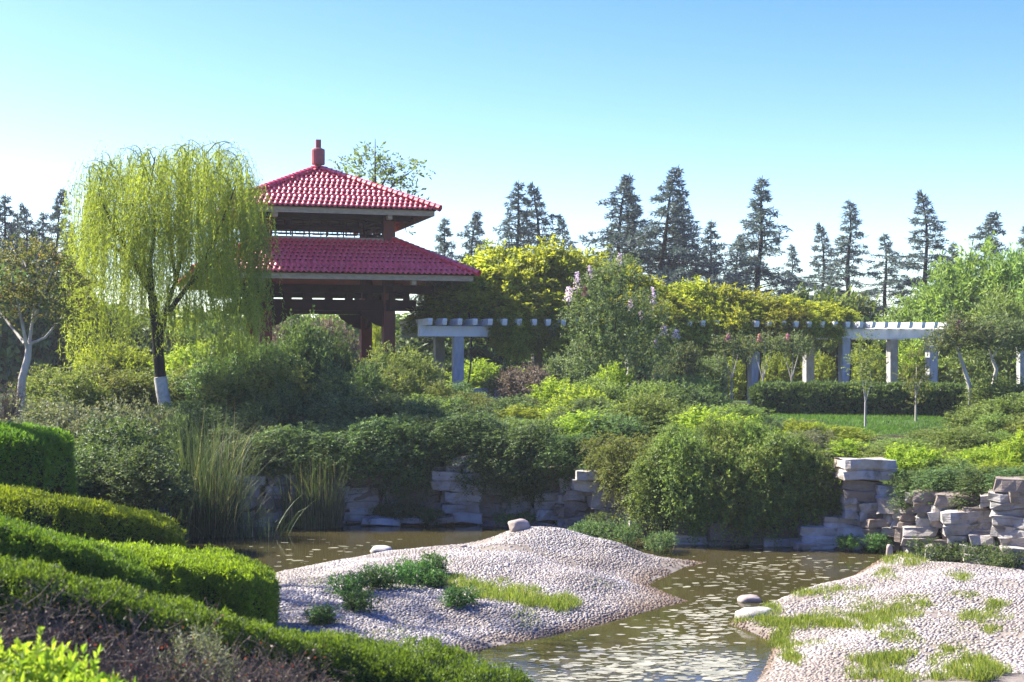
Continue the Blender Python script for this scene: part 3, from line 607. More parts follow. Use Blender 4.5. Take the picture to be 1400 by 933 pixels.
# ------------------------------------------------------------------ foliage generators
def sprays(mb, lobes, n, per, L, W, seed, droop=.25, spray=.30, up=.35, inner=.35, flat=.5, jit=.5, cut=-9):
    """twig sprays over the skin of a set of lobes, larger shaded leaves inside"""
    r = np.random.default_rng(seed); lobes = np.array(lobes, float)
    wts = (lobes[:, 3] * lobes[:, 4] + lobes[:, 3] * lobes[:, 5]); wts /= wts.sum()
    k = r.choice(len(lobes), n * 2, p=wts); d = nrm(r.normal(size=(n * 2, 3)) + [0, 0, up * .6]); rad = r.uniform(.74, 1.0, n * 2) ** .7
    lump = 1 + .16 * np.sin(d[:, 0] * 5 + k) * np.sin(d[:, 1] * 6 + k * 2) * np.sin(d[:, 2] * 5 + 1)
    p = lobes[k, :3] + d * lobes[k, 3:6] * (rad * lump)[:, None]
    q = ((p[:, None] - lobes[None, :, :3]) / lobes[None, :, 3:6]); inside = (np.linalg.norm(q, axis=2) < .70).any(1)
    ok = np.where(~inside & (p[:, 2] > cut))[0][:n]; p, d = p[ok], d[ok]; n = len(p)
    td = nrm(d + np.array([0, 0, up]) + r.normal(0, .45, (n, 3))); sl = spray * r.uniform(.5, 1.3, n)
    s = np.linspace(.05, 1, per)[None, :, None]
    pts = p[:, None] + td[:, None] * sl[:, None, None] * s + np.array([0, 0, -1]) * (droop * sl)[:, None, None] * s ** 2
    side = nrm(np.cross(td, np.array([0, 0, 1.]) + r.normal(0, .3, (n, 3)))); sg = np.where(np.arange(per) % 2 == 0, 1, -1)[None, :, None]
    D = td[:, None] * .6 + side[:, None] * sg * .9 + r.normal(0, jit, (n, per, 3)); U = np.array([0, 0, 1.]) * flat + d[:, None] * .5 + r.normal(0, jit, (n, per, 3))
    ts = np.clip(r.normal(.45, .24, (n, 1)) + r.normal(0, .18, (n, per)), 0, .93); ts = np.where(r.random((n, per)) < .012, 1, ts)
    m = n * per; Ls = L * r.uniform(.65, 1.25, m)
    mb.leaves(pts.reshape(-1, 3), D.reshape(-1, 3), U.reshape(-1, 3), Ls, W * r.uniform(.75, 1.2, m), ts.ravel())
    ni = int(m * inner / 2.2)
    if ni:
        k = r.choice(len(lobes), ni, p=wts); d = nrm(r.normal(size=(ni, 3))); p = lobes[k, :3] + d * lobes[k, 3:6] * r.uniform(.25, .80, (ni, 1))
        o = p[:, 2] > cut; p, d = p[o], d[o]; ni = len(p)
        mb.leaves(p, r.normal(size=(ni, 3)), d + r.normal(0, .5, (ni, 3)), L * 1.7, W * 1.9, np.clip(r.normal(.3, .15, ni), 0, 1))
    return mb
def stems(tops, base_r, r0, seed, k=5):
    mb = MB(); r = np.random.default_rng(seed)
    for t in tops:
        t = np.array(t, float); b = np.array([r.normal(0, base_r), r.normal(0, base_r), -.25]); m1 = b * .6 + t * .4 + r.normal(0, .08, 3) + [0, 0, .1]
        mb.tube([b, (b + m1) / 2 + r.normal(0, .03, 3), m1, (m1 + t) / 2 + r.normal(0, .05, 3), t], np.linspace(r0, r0 * .3, 5), k)
    return mb
def lobes_round(seed, n=24, R=1.0, H=1.7, lo=.30):
    r = np.random.default_rng(seed); out = [(0, 0, H * .38, R * .60, R * .60, H * .36)]
    for i in range(n):                                         # many small lobes spread over a lumpy dome
        a = i * 2.399 + r.normal(0, .35); el = math.asin(min(1, (i + .5) / n)) * r.uniform(.8, 1.1); k = r.uniform(.62, .90)
        s = r.uniform(.17, .30); out.append((R * k * math.cos(el) * math.cos(a), R * k * math.cos(el) * math.sin(a), H * (.20 + .72 * math.sin(el) * k * r.uniform(.85, 1.1)), R * s, R * s, H * s * r.uniform(.55, .8)))
    return out
PROTO = {}
def make_proto(kind, mat, n, per, L, W, variants=2, lob=None, stem_mat='bark', **kw):
    PROTO[kind] = []
    for v in range(variants):
        sd0 = abs(hash_(kind)) % 1000 + v * 17
        lb = lob(sd0) if lob else lobes_round(sd0)
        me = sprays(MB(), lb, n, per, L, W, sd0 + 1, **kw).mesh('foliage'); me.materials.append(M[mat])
        sm = stems([l[:3] for l in lb[:7]], .10, .035, sd0 + 2).mesh('stem'); sm.materials.append(M[stem_mat])
        PROTO[kind].append((me, sm))
def hash_(s):
    h = 7
    for c in s: h = (h * 31 + ord(c)) % 100003
    return h
def lobes_drape(seed, H=1.7):
    r = np.random.default_rng(seed); out = [(0, .1, .55, .8, .5, .5)]
    for i in range(12): out.append((r.uniform(-.9, .9), r.uniform(-.45, .25), r.uniform(.45, 1.2), .30, .30, .28))
    for i in range(17):
        x = -.95 + i * .119 + r.normal(0, .06); out.append((x, r.uniform(-.66, -.42), r.uniform(-.45, .45), r.uniform(.15, .24), .20, r.uniform(.25, .50)))
    return out
def lobes_upright(seed, H=1.7):
    r = np.random.default_rng(seed); out = []
    for i in range(13):
        a = r.uniform(0, 6.3); rr = r.uniform(0, .6) ; z = r.uniform(.35, 1.35) * (1 - rr * .25); out.append((rr * math.cos(a), rr * math.sin(a), z, .27, .27, .36))
    return out
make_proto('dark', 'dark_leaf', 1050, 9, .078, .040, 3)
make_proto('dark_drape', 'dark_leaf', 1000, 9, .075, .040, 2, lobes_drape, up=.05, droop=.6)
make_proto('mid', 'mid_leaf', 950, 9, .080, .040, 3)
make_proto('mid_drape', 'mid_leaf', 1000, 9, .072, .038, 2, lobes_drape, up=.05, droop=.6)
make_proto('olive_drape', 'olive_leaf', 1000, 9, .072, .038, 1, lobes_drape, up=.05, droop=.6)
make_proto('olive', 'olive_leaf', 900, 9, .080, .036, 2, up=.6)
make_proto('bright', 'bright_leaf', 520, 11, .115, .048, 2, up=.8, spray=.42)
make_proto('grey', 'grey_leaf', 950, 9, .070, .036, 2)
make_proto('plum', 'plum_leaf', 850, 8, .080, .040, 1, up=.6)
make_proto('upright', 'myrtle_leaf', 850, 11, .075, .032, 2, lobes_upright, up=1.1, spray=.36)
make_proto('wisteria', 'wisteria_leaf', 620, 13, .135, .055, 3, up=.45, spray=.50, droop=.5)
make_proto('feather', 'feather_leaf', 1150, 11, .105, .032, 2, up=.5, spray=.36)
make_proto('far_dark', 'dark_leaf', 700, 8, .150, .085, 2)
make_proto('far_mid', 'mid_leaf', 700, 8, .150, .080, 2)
cnt = {}
def shrub(kind, px, Y, wpx, top, label, cat='shrub', group=None, name=None, base=None, depth=1.0, rot=True):
    x = Xp(px, Y); z = tz(x, Y) if base is None else base
    me, sm = PROTO[kind][cnt.get(kind, 0) % len(PROTO[kind])]; cnt[kind] = cnt.get(kind, 0) + 1
    o = thing(name or 'shrub', label, cat, (x, Y, z), rng.uniform(0, 6.28) if rot else rng.normal(0, .12), group)
    sx = wpx * Y / F / 2.1; szz = max(.16, (Zp(top, Y) - z) / 1.78)
    o.scale = (sx, sx * depth, szz)
    obj('foliage', me, None, o); obj('stem', sm, None, o)
    return o

# ------------------------------------------------------------------ shrubs of the far bank
LOOK = {'dark': 'dense dark shrub', 'mid': 'mid green leafy shrub', 'olive': 'olive yellowish shrub', 'bright': 'bright yellow-green shrub', 'upright': 'wispy grey-green shrub', 'grey': 'greyish shrub'}
def thicket(kinds, pxs, back, front, Yb, Yf, rows, step, jit, zones, mass, group, sd0):
    r = np.random.default_rng(sd0)
    for k in range(rows):
        f = k / (rows - 1)
        for px in np.arange(pxs[0] + (k % 2) * step / 2, pxs[-1], step):
            px = px + r.normal(0, step * .22); g = np.clip(f + r.normal(0, .07), 0, 1); yf = Yf(px); Y = yf * g + Yb * (1 - g)
            t = np.interp(px, pxs, back) * (1 - g) + np.interp(px, pxs, front) * g + r.normal(0, jit)
            kd = kinds[int(r.integers(len(kinds)))]; wd = step * r.uniform(1.05, 1.85)
            if Zp(t, Y) - tz(Xp(px, Y), Y) < .2: continue
            zone = [z for lim, z in zones if px <= lim][0]; row = 'topping the' if g < .34 else 'halfway down the' if g < .70 else 'at the foot of the'
            shrub(kd, px, Y, wd, t, f'{LOOK[kd]} {row} {mass} {zone}', group=group).rotation_euler.x = r.normal(0, .05)
G1, L1 = 'thicket below the pavilion', [(330, 'beside the willow'), (470, 'below the pavilion'), (600, 'below the pergola end'), (9999, 'right of the pale rock stack')]
thicket(['dark', 'dark', 'dark', 'mid'], [255,300,360,430,500,560,620,700,770], [500,456,436,430,464,486,518,544,545], [600,585,565,556,558,562,572,582,590], 37.4, lambda p: wall_Y(p) + 1.3, 5, 68, 12, L1, 'thicket', G1, 41)
def drape(kind, px, Y, wpx, top, bot, label, group):
    o = shrub(kind, px, Y, wpx, top, label, group=group, rot=False); zt, zb = Zp(top, Y), Zp(bot, Y)
    o.location.y -= .42; o.scale.z = (zt - zb) / 2.35; o.location.z = zb + .9 * o.scale.z; return o
G1b, L1b = 'dark shrubs trailing over the rock ledges', 'dark green shrub trailing down over the edge of the rock ledges'
for (px, Y, w_, t, b) in [(400,29.9,110,578,672),(462,29.9,120,590,655),(528,29.8,110,566,662),(580,29.75,80,596,640),(640,29.8,90,562,626),(688,29.6,100,588,676),(735,29.4,95,572,668),(780,29.1,80,592,648),(350,29.5,90,596,650),(560,29.7,60,580,690),(712,29.4,60,600,690)]:
    drape('dark_drape', px, Y, w_, t, b, 'dark green shrub trailing over the rock edge ' + ('behind the upright reeds' if px < 480 else 'left of the pale rock stack' if px < 620 else 'above the recessed dark stones'), G1b)
G2, L2 = 'olive shrubs at the foot of the pavilion', 'yellowish olive shrub beside the pavilion columns and pergola end'
for (px, Y, w_, t) in [(520,38,95,470),(562,38.5,100,468),(600,37,70,520),(645,36,100,532),(540,36,90,492)]: shrub('olive', px, Y, w_, t, L2, group=G2)
G3, L3 = 'mixed shrubs in front of the pergola', [(790, 'left of the flowering myrtle'), (930, 'under the flowering myrtle'), (9999, 'before the low wisteria')]
thicket(['mid', 'upright', 'dark', 'dark', 'mid', 'bright'], [700,780,850,920,1000,1060,1140], [548,522,498,505,556,612,622], [588,562,566,570,574,606,618], 37.0, lambda p: wall_Y(p) + 1.6, 5, 70, 12, L3, 'mixed planting', G3, 43)
G3c, L3c = 'thicket overhanging the pond', 'mid green trailing shrub hanging down to the pond over the dark stone run'
for k, (px, Y, w_, t, b) in enumerate([(862,27.6,90,594,705),(905,26.9,100,604,728),(955,26.6,110,586,742),(1010,26.5,105,598,738),(1065,26.5,110,582,734),(1115,26.4,90,606,716),(840,28.4,80,590,672),(925,27.2,80,574,690),(1040,27.0,75,570,700),(985,27.3,60,566,660),(1092,27.0,60,588,690)]):
    drape('mid_drape' if k % 3 else 'olive_drape', px, Y, w_, t, b, L3c if k % 3 else 'olive yellowish trailing shrub hanging down to the pond over the dark stone run', G3c)
G4, L4 = 'trailing shrubs on the squared stone wall', 'dark green shrub spilling over the squared stone wall right of the capstone'
for (px, Y, w_, t, b) in [(1245,25.5,85,640,698),(1290,24.9,90,634,694),(1335,24.4,90,636,696),(1378,24.0,80,636,672),(1425,23.6,80,622,660)]: drape('dark_drape', px, Y, w_, t, b, L4, G4)
for (px, Y, w_, t) in [(1148,28.5,110,600),(1100,28.8,100,585)]: shrub('grey', px, Y, w_, t, 'greyish leafy shrub behind the capstone of the tall rock stack', group='shrubs behind the capstone')
G5, L5 = 'shrubs on the right rise', [(1235, 'behind the capstone'), (1330, 'behind the squared stone wall'), (9999, 'around the sword-leaved plants')]
thicket(['bright', 'olive', 'bright', 'mid'], [1150,1220,1280,1340,1440], [598,594,578,560,542], [614,618,624,628,618], 31.0, lambda p: wall_Y(p) + 1.4, 4, 62, 8, L5, 'rise', G5, 47)
for (px, Y, w_, t) in [(1095,31,62,572),(1118,31,50,578),(1072,30.5,60,590)]: shrub('bright', px, Y, w_, t, 'bright yellow-green sprouting shrub standing before the lawn', group='sprouting shrubs before the lawn')
for (px, Y, w_, t) in [(1350,34,110,545),(1400,33,120,528),(1375,37,120,505)]: shrub('mid', px, Y, w_, t, 'mid green shrub beside the crooked pale myrtle', group='shrubs beside the crooked myrtle')
shrub('plum', 725, 42, 84, 488, 'greyish purple shrub in front of the pergola seat wall')
for (px, Y, w_, t) in [(690,43,70,500),(770,42,80,480),(930,42,90,470),(975,43,80,480)]: shrub('upright', px, Y, w_, t, 'upright grey-green bush hiding the pergola columns beside the flowering myrtle', group='bushes beside the flowering myrtle')
# left side
G7, L7 = 'rounded shrubs under the small pale-trunked tree', 'rounded grey-green shrub below the pale-trunked tree and willow'
for (px, Y, w_, t) in [(75,28,140,528),(150,27.5,120,540),(35,26,110,560),(215,29,90,540)]: shrub('grey', px, Y, w_, t, L7, group=G7)
G8, L8 = 'dark mounded shrubs left of the reeds', 'dark green mounded shrub left of the tall reeds'
for (px, Y, w_, t) in [(165,25.5,150,556),(115,24,150,596),(185,23.5,130,605),(225,25,90,640),(60,23,120,610),(240,28.5,80,560)]: shrub('dark', px, Y, w_, t, L8, group=G8)
G9, L9 = 'trimmed shrubs behind the willow trunk', 'sunlit trimmed shrub with yellow-green top near the willow trunk'
for (px, Y, w_, t) in [(90,33,130,494),(140,35,120,496),(185,35.5,110,498),(60,34,110,500),(285,38,110,480)]: shrub('olive', px, Y, w_, t, L9, group=G9)
for (px, Y, w_, t) in [(150,42,110,468),(200,43,90,474),(265,42,110,470),(318,43,100,462)]: shrub('bright', px, Y, w_, t, 'bright green shrub in the shade beyond the willow', group='bright shrubs beyond the willow')
# far background
GB, LB = 'dark trees behind the pergola', 'dark green bushy tree seen through and behind the pergola'
for px in range(570, 1420, 68):
    shrub('far_dark', px + rng.normal(0, 10), 60 + rng.uniform(-2, 3), 140, 440 + rng.uniform(-18, 14), LB, 'tree', GB, 'background_tree', depth=.7)
GC, LC = 'sunlit bushes behind the pergola columns', 'yellow-green bush glowing behind the pergola columns'
for (px, t, w_) in [(655,492,80),(690,500,70),(1060,478,60),(1185,470,70),(1120,485,60),(1235,468,80),(1000,490,60),(1310,460,80)]: shrub('bright', px, 55, w_, t, LC, group=GC)
GD, LD = 'dark trees left behind the willow', 'dark leafy tree on the far left behind the willow'
for (px, Y, w_, t) in [(5,60,150,352),(75,62,150,365),(140,63,150,400),(215,63,150,425),(290,62,150,430),(345,64,120,440)]: shrub('far_dark', px, Y, w_, t, LD, 'tree', GD, 'background_tree', depth=.7)
GE, LE = 'purple-brown trees behind the pavilion', 'purple-brown leafed tree seen under the pavilion eaves'
for (px, Y, w_, t) in [(395,60,110,420),(450,61,110,416)]: shrub('plum', px, Y, w_, t, LE, 'tree', GE, 'background_tree', depth=.7)
shrub('bright', 516, 57, 46, 430, 'small yellow-green tree glowing between the two right pavilion columns', 'tree', None, 'background_tree')
GH, LH = 'distant trees beyond the pavilion', 'distant mid green tree forming the backdrop low behind willow and pavilion'
for px in range(-10, 600, 56): shrub('far_mid', px + rng.normal(0, 8), 70 + rng.uniform(-3, 3), 150, 418 + rng.uniform(-10, 14), LH, 'tree', GH, 'background_tree', depth=.6)
shrub('far_mid', 480, 66, 120, 455, 'mid green bush far behind the pavilion columns', 'shrub')
for (px, Y, w_, t) in [(1120,57,130,384),(1165,60,110,398)]: shrub('far_mid', px, Y, w_, t, 'mid green tree rising behind the right half of the pergola', 'tree', 'green trees behind the right pergola half', 'background_tree', depth=.7)
for (px, Y, w_, t) in [(1262,57,150,388),(1330,56,190,342),(1405,55,180,334),(1370,52,150,400)]: shrub('feather', px, Y, w_, t, 'large feathery light green tree right of the pergola end', 'tree', 'feathery trees right of the pergola', 'feathery_tree', depth=.8)

# ------------------------------------------------------------------ wisteria on the pergola
def vine(name, label, items, stem_x):
    root = thing(name, label, 'vine', (PGX, PGY, 0), TH)
    for (x, y, z, sxy, szz) in items:
        me, sm = PROTO['wisteria'][int(rng.integers(3))]
        o = obj('foliage', me, None, root, (x, y, z)); o.rotation_euler = (rng.normal(0, .15), rng.normal(0, .15), rng.uniform(0, 6.3)); o.scale = (sxy, sxy, szz)
    for x in stem_x:
        mb = MB(); zz = np.linspace(1.6, 4.9, 12)
        for q in range(2): mb.tube(np.stack([x + .25 * np.cos(zz * .8 + q * 3), .25 * np.sin(zz * .8 + q * 3), zz], -1), .028, 5)
        obj('stem', mb, M['bark'], root)
    return root
def gxz(px, py, yl):
    """pergola-local x and z of a photograph point at depth yl"""
    k = (px - HX) / F; c, s = math.cos(TH), math.sin(TH)
    x = (k * (PGY + yl * c) - PGX + yl * s) / (c - k * s); Y = PGY + x * s + yl * c
    return x, Zp(py, Y)
it = []
for (px, top, bot, yl, w_) in [(600,412,440,1.6,1.0),(640,352,425,1.9,1.4),(690,330,420,2.0,1.5),(745,325,420,2.0,1.5),(800,342,430,1.8,1.4),(850,365,435,1.4,1.3),(660,392,434,1.1,1.2),(725,385,440,.8,1.3),(785,395,442,.3,1.1),(625,388,434,1.3,1.1),(592,425,442,1.0,.6),(835,400,440,.2,1.1),(710,425,470,-.3,.55),(705,440,480,-.4,.45),(735,425,470,-.45,.5),(770,420,480,-.5,.6),(820,420,475,-.5,.6),(690,430,462,-.4,.4)]:
    x, zt = gxz(px, top, yl); _, zb = gxz(px, bot, yl); it.append((x, yl, zb - .25, w_, (zt - zb + .25) / 1.75))
vine('wisteria_vine', 'high mounded yellow-green wisteria covering the pergola end next to the pavilion', it, (.2, 3.5))
it = []
for (px, top, bot, yl, w_) in [(895,385,440,1.2,1.2),(940,382,440,1.4,1.2),(985,388,440,1.2,1.1),(1030,398,440,1.0,1.1),(1075,404,440,.9,1.0),(1120,412,442,.6,.9),(1150,420,445,.3,.6),(915,405,442,.3,.9),(965,405,440,.5,.9),(1020,412,440,.5,.8),(1080,418,448,.1,.7),(1110,425,456,-.3,.5),(1090,440,480,-.4,.4),(1022,440,470,-.4,.35),(930,418,478,-.4,.8),(965,420,485,-.45,.75),(995,418,470,-.4,.7),(895,412,474,-.4,.8),(1055,425,458,-.3,.55),(1135,428,456,-.3,.45),(870,410,470,-.4,.8)]:
    x, zt = gxz(px, top, yl); _, zb = gxz(px, bot, yl); it.append((x, yl, zb - .2, w_, (zt - zb + .2) / 1.75))
vine('wisteria_vine', 'low yellowish wisteria spread along the middle of the pergola roof', it, (7.0, 10.5, 14.0))

# ------------------------------------------------------------------ conifers
def conifer_mesh(seed, H=10., R=4.0, lean=0., n=104):
    r = np.random.default_rng(seed); tr = MB(); nd = MB()
    zz = np.linspace(0, H, 12); cxs = lean * (zz / H) ** 3 + .07 * np.sin(zz * 1.3 + seed); cys = .06 * np.cos(zz * .9 + seed)
    tr.tube(np.stack([cxs, cys, zz], -1), np.linspace(.20, .012, 12), 6)
    for i in range(n):
        f = min(.985, (i + r.uniform(-.8, .8)) / n); f = max(.02, f)
        if r.random() < .07: continue
        z = H * (.06 + .93 * f ** .85); a = i * 2.399 + r.normal(0, .7)
        Lb = R * (1 - f) ** 1.08 * r.uniform(.38, 1.15) + .05; c0 = np.array([np.interp(z, zz, cxs), np.interp(z, zz, cys), z]); dh = np.array([math.cos(a), math.sin(a), 0]); side = np.cross(dh, [0, 0, 1])
        m = 8; s = np.linspace(0, 1, m)[:, None]; rise = r.uniform(.10, .55); fall = rise + r.uniform(-.25, .20)
        pts = c0 + dh * Lb * s + np.array([0, 0, 1]) * Lb * (rise * s - fall * s ** 2) + side * (.12 * Lb * r.normal()) * s ** 2
        tr.tube(pts, np.linspace(.035, .006, m), 3, False)
        nt_ = int(6 + Lb * 8)                                    # side twigs hanging off the branch, needles along each
        for q in np.sort(r.uniform(.15, 1, nt_)):
            b0 = np.array([np.interp(q, s[:, 0], pts[:, c]) for c in range(3)]); tl = (.07 + .06 * Lb + .22 * Lb * (1 - q)) * r.uniform(.5, 1.3); sg = r.choice([-1, 1])
            td = dh * r.uniform(.4, 1) + side * sg * r.uniform(.3, 1.1) + np.array([0, 0, r.normal(-.18, .2)]); td /= np.linalg.norm(td)
            k = int(5 + tl * 20); w_ = r.random(k)[:, None]; base = b0 + td * tl * w_ + np.array([0, 0, -.25]) * tl * w_ ** 2 + r.normal(0, .03, (k, 3))
            nd.leaves(base, td * .8 + r.normal(0, .5, (k, 3)) + [0, 0, .1], np.array([0, 0, 1.]) + r.normal(0, .6, (k, 3)), r.uniform(.12, .28, k), r.uniform(.03, .07, k), np.clip(r.normal(.45, .2, k), 0, 1))
    a_ = tr.mesh('trunk', True); a_.materials.append(M['dark_bark']); b_ = nd.mesh('crown'); b_.materials.append(M['needle'])
    return a_, b_
CON = [conifer_mesh(11, lean=.25), conifer_mesh(23, R=3.6, lean=-.2, n=92), conifer_mesh(37, R=4.6, lean=.9, n=112), conifer_mesh(41, R=3.1, n=84)]
GCN = 'cedars on the skyline'
for i, (px, top, Y, v, sw) in enumerate([(604,296,84,0,1.0),(636,286,86,2,.9),(704,246,80,0,1.0),(737,248,82,1,1.1),(772,292,84,1,.9),(838,234,78,2,1.0),(862,262,82,0,1.1),(898,226,76,2,1.05),(936,258,78,1,1.0),(918,285,80,0,1.2),(968,300,84,0,1.0),(1000,318,86,2,1.0),(1036,240,76,0,1.1),(1082,332,86,3,1.0),(1127,303,84,1,1.0),(1161,272,80,3,1.2),(1210,318,84,3,1.2),(1268,258,80,1,1.1),(1334,288,84,2,1.2),(1402,300,86,0,1.2),(1300,330,90,0,1.0)]):
    x = Xp(px, Y); z = tz(x, Y); h = Zp(top, Y) - z; a_, b_ = CON[v]
    t = thing('cedar_tree', ('tall' if top < 262 else 'medium' if top < 300 else 'short') + ' cedar on the skyline ' + ('beside the pavilion roof' if px < 670 else 'behind the high wisteria mound' if px < 800 else 'behind the flowering myrtle' if px < 985 else 'behind the low wisteria' if px < 1140 else 'behind the bare pergola end' if px < 1240 else 'behind the feathery trees'), 'conifer', (x, Y, z), rng.uniform(-.6, .6), GCN)
    t.scale = (sw * h / 10 * 1.12, sw * h / 10 * 1.12, h / 10); obj('trunk', a_, None, t); obj('crown', b_, None, t)
for (px, top, Y, v, sw) in [(2,264,80,0,1.2),(38,276,82,1,1.1),(70,256,80,2,.9),(20,290,84,0,1.1),(95,300,84,3,1.2),(55,288,83,0,1.2),(-15,280,82,1,1.2),(85,320,80,2,1.0)]:
    x = Xp(px, Y); z = tz(x, Y); h = Zp(top, Y) - z; a_, b_ = CON[v]
    t = thing('cedar_tree', 'dark cedar on the skyline left of the willow', 'conifer', (x, Y, z), rng.uniform(-.6, .6), 'cedars left of the willow')
    t.scale = (sw * h / 10 * .95, sw * h / 10 * .95, h / 10); obj('trunk', a_, None, t); obj('crown', b_, None, t)

# ------------------------------------------------------------------ broadleaf trees
def limb_tree(name, label, cat, Y, base_px, trunk_px, limbs_px, clumps, leaf, bark, r0, L, W, n, per, seed, wash=None, group=None, **kw):
    """trunk and limbs from (px, py, dy) paths; crown from clumps (px, py, dy, rx, rz in m)"""
    x0, z0 = Xp(base_px, Y), tz(Xp(base_px, Y), Y)
    root = thing(name, label, cat, (x0, Y, z0), 0, group)
    def loc(p): q = P(p[0], p[1], Y + p[2]); return q - np.array([x0, Y, z0])
    tp = [np.array([0, 0, -.3])] + [loc(p) for p in trunk_px]; rr = np.linspace(r0 * 1.15, r0 * .75, len(tp))
    trunk = obj('trunk', MB().tube(tp, rr, 8).mesh('trunk', True), M[bark], root)
    if wash: obj('whitewash_band', MB().tube([loc(p) for p in wash], r0 * 1.06, 10).mesh('whitewash_band', True), M['whitewash'], trunk)
    for lp in limbs_px:
        pts = [loc(p) for p in lp]; obj('limb', MB().tube(pts, np.linspace(r0 * .46, r0 * .10, len(pts)), 6).mesh('limb', True), M[bark], root)
    if clumps:
        lb = [(*loc(c[:3]), c[3], c[3], c[4]) for c in clumps]
        obj('crown', sprays(MB(), lb, n, per, L, W, seed, **kw), M[leaf], root)
    return root
# weeping willow
YW = 34.0
wil = limb_tree('willow_tree', 'weeping willow with black trunk whitewashed at its foot', 'willow', YW, 228, [(226,560,0),(221,530,0),(217,490,0),(214,450,0),(208,405,0)],
    [[(208,405,0),(200,370,.1),(190,330,.2),(182,280,.4),(176,235,.5)], [(208,405,0),(205,360,-.3),(212,310,-.6),(205,260,-.8),(212,215,-.9)], [(217,480,0),(228,420,.2),(240,385,.3),(235,340,.3),(243,280,.5),(250,225,.6)],
     [(228,430,.1),(258,390,-.2),(285,345,-.5),(305,300,-.8),(322,255,-1)], [(240,385,.3),(250,340,.8),(255,290,1.2),(275,230,1.5)], [(200,370,.1),(165,345,.3),(140,325,.6),(122,320,.9)], [(208,405,0),(180,355,-.8),(150,300,-1.3),(135,265,-1.5)], [(258,390,-.2),(300,350,.4),(335,315,.8),(350,290,1.0)], [(235,340,.3),(225,290,1.5),(215,230,1.8)]],
    None, None, 'dark_bark', .145, 0, 0, 0, 0, 0, wash=[(228.4,572,0),(226.6,560,0),(224.5,548,0),(222,536,0),(219.3,516,0)])
def willow_crown():
    r = np.random.default_rng(5); mb = MB(); org = np.array([wil.location.x, YW, wil.location.z])
    for g in range(190):                                       # boughs, each a loose sheaf of hanging strands
        px = r.uniform(108, 358); c = (px - 233) / 132; dy = r.uniform(-1, 1) * 2.3 * math.sqrt(max(.1, 1 - abs(c) ** 2.5))
        dome = np.interp(px, [95, 115, 150, 200, 260, 310, 335, 350, 375], [252, 222, 200, 190, 188, 184, 205, 270, 288]) + 28 * (dy / 2.3) ** 2 + 20 * noise.noise(Vector((px * .035, dy * .6, 1.7))) + 10
        top = dome + (0 if g % 4 == 0 else r.exponential(80)); top = min(top, 410)
        lim = np.interp(px, [95, 120, 160, 200, 240, 300, 330, 366], [484, 488, 462, 438, 452, 494, 462, 425]) + r.normal(0, 22)
        arch = r.uniform(.15, .55); hz = np.array([c * .8 + r.normal(0, .35), dy / 2.4 + r.normal(0, .35), 0]); hz /= np.linalg.norm(hz) + 1e-6
        base = P(px, top, YW + dy) - org; tone = r.normal(.48, .14); glen = r.uniform(70, 240)
        mb.tube([base - hz * arch - [0, 0, .35], base - hz * arch * .5 - [0, 0, .08], base, base + hz * .2 - [0, 0, .05]], [.016, .012, .008, .004], 4, False)
        for k in range(int(r.integers(6, 13))):
            o = base + hz * r.uniform(-.45, .30) + r.normal(0, .11, 3) + [0, 0, -.12 * abs(r.normal())]
            ln = min(glen * r.uniform(.55, 1.15), lim - top + r.normal(0, 14)) / F * YW
            if ln < .35: continue
            m = max(8, int(ln / .058)); q = np.linspace(0, 1, m); hd = r.uniform(.12, .34) * (1 - np.exp(-q * ln * 2.4)); sw = r.uniform(0, 6.3)
            pts = o + hz * hd[:, None] + np.array([0, 0, -1]) * (q * ln)[:, None] + np.stack([.05 * np.sin(q * 5 + sw), .05 * np.cos(q * 4 + sw), 0 * q], -1) * q[:, None]
            if k % 4 == 0: mb.tube(pts[:: max(1, m // 5)], .004, 3, False)
            kk = np.repeat(pts, 2, 0); kk = kk[r.random(len(kk)) < .92]; n = len(kk)
            D = np.array([0, 0, -.85]) + r.normal(0, .48, (n, 3)); t = np.clip(tone + .1 * r.normal() + r.normal(0, .13, n), 0, 1)
            mb.leaves(kk + r.normal(0, .014, (n, 3)), D, r.normal(0, 1, (n, 3)), r.uniform(.07, .13, n), r.uniform(.014, .022, n), t)
    return mb
obj('crown', willow_crown(), M['willow_leaf'], wil)

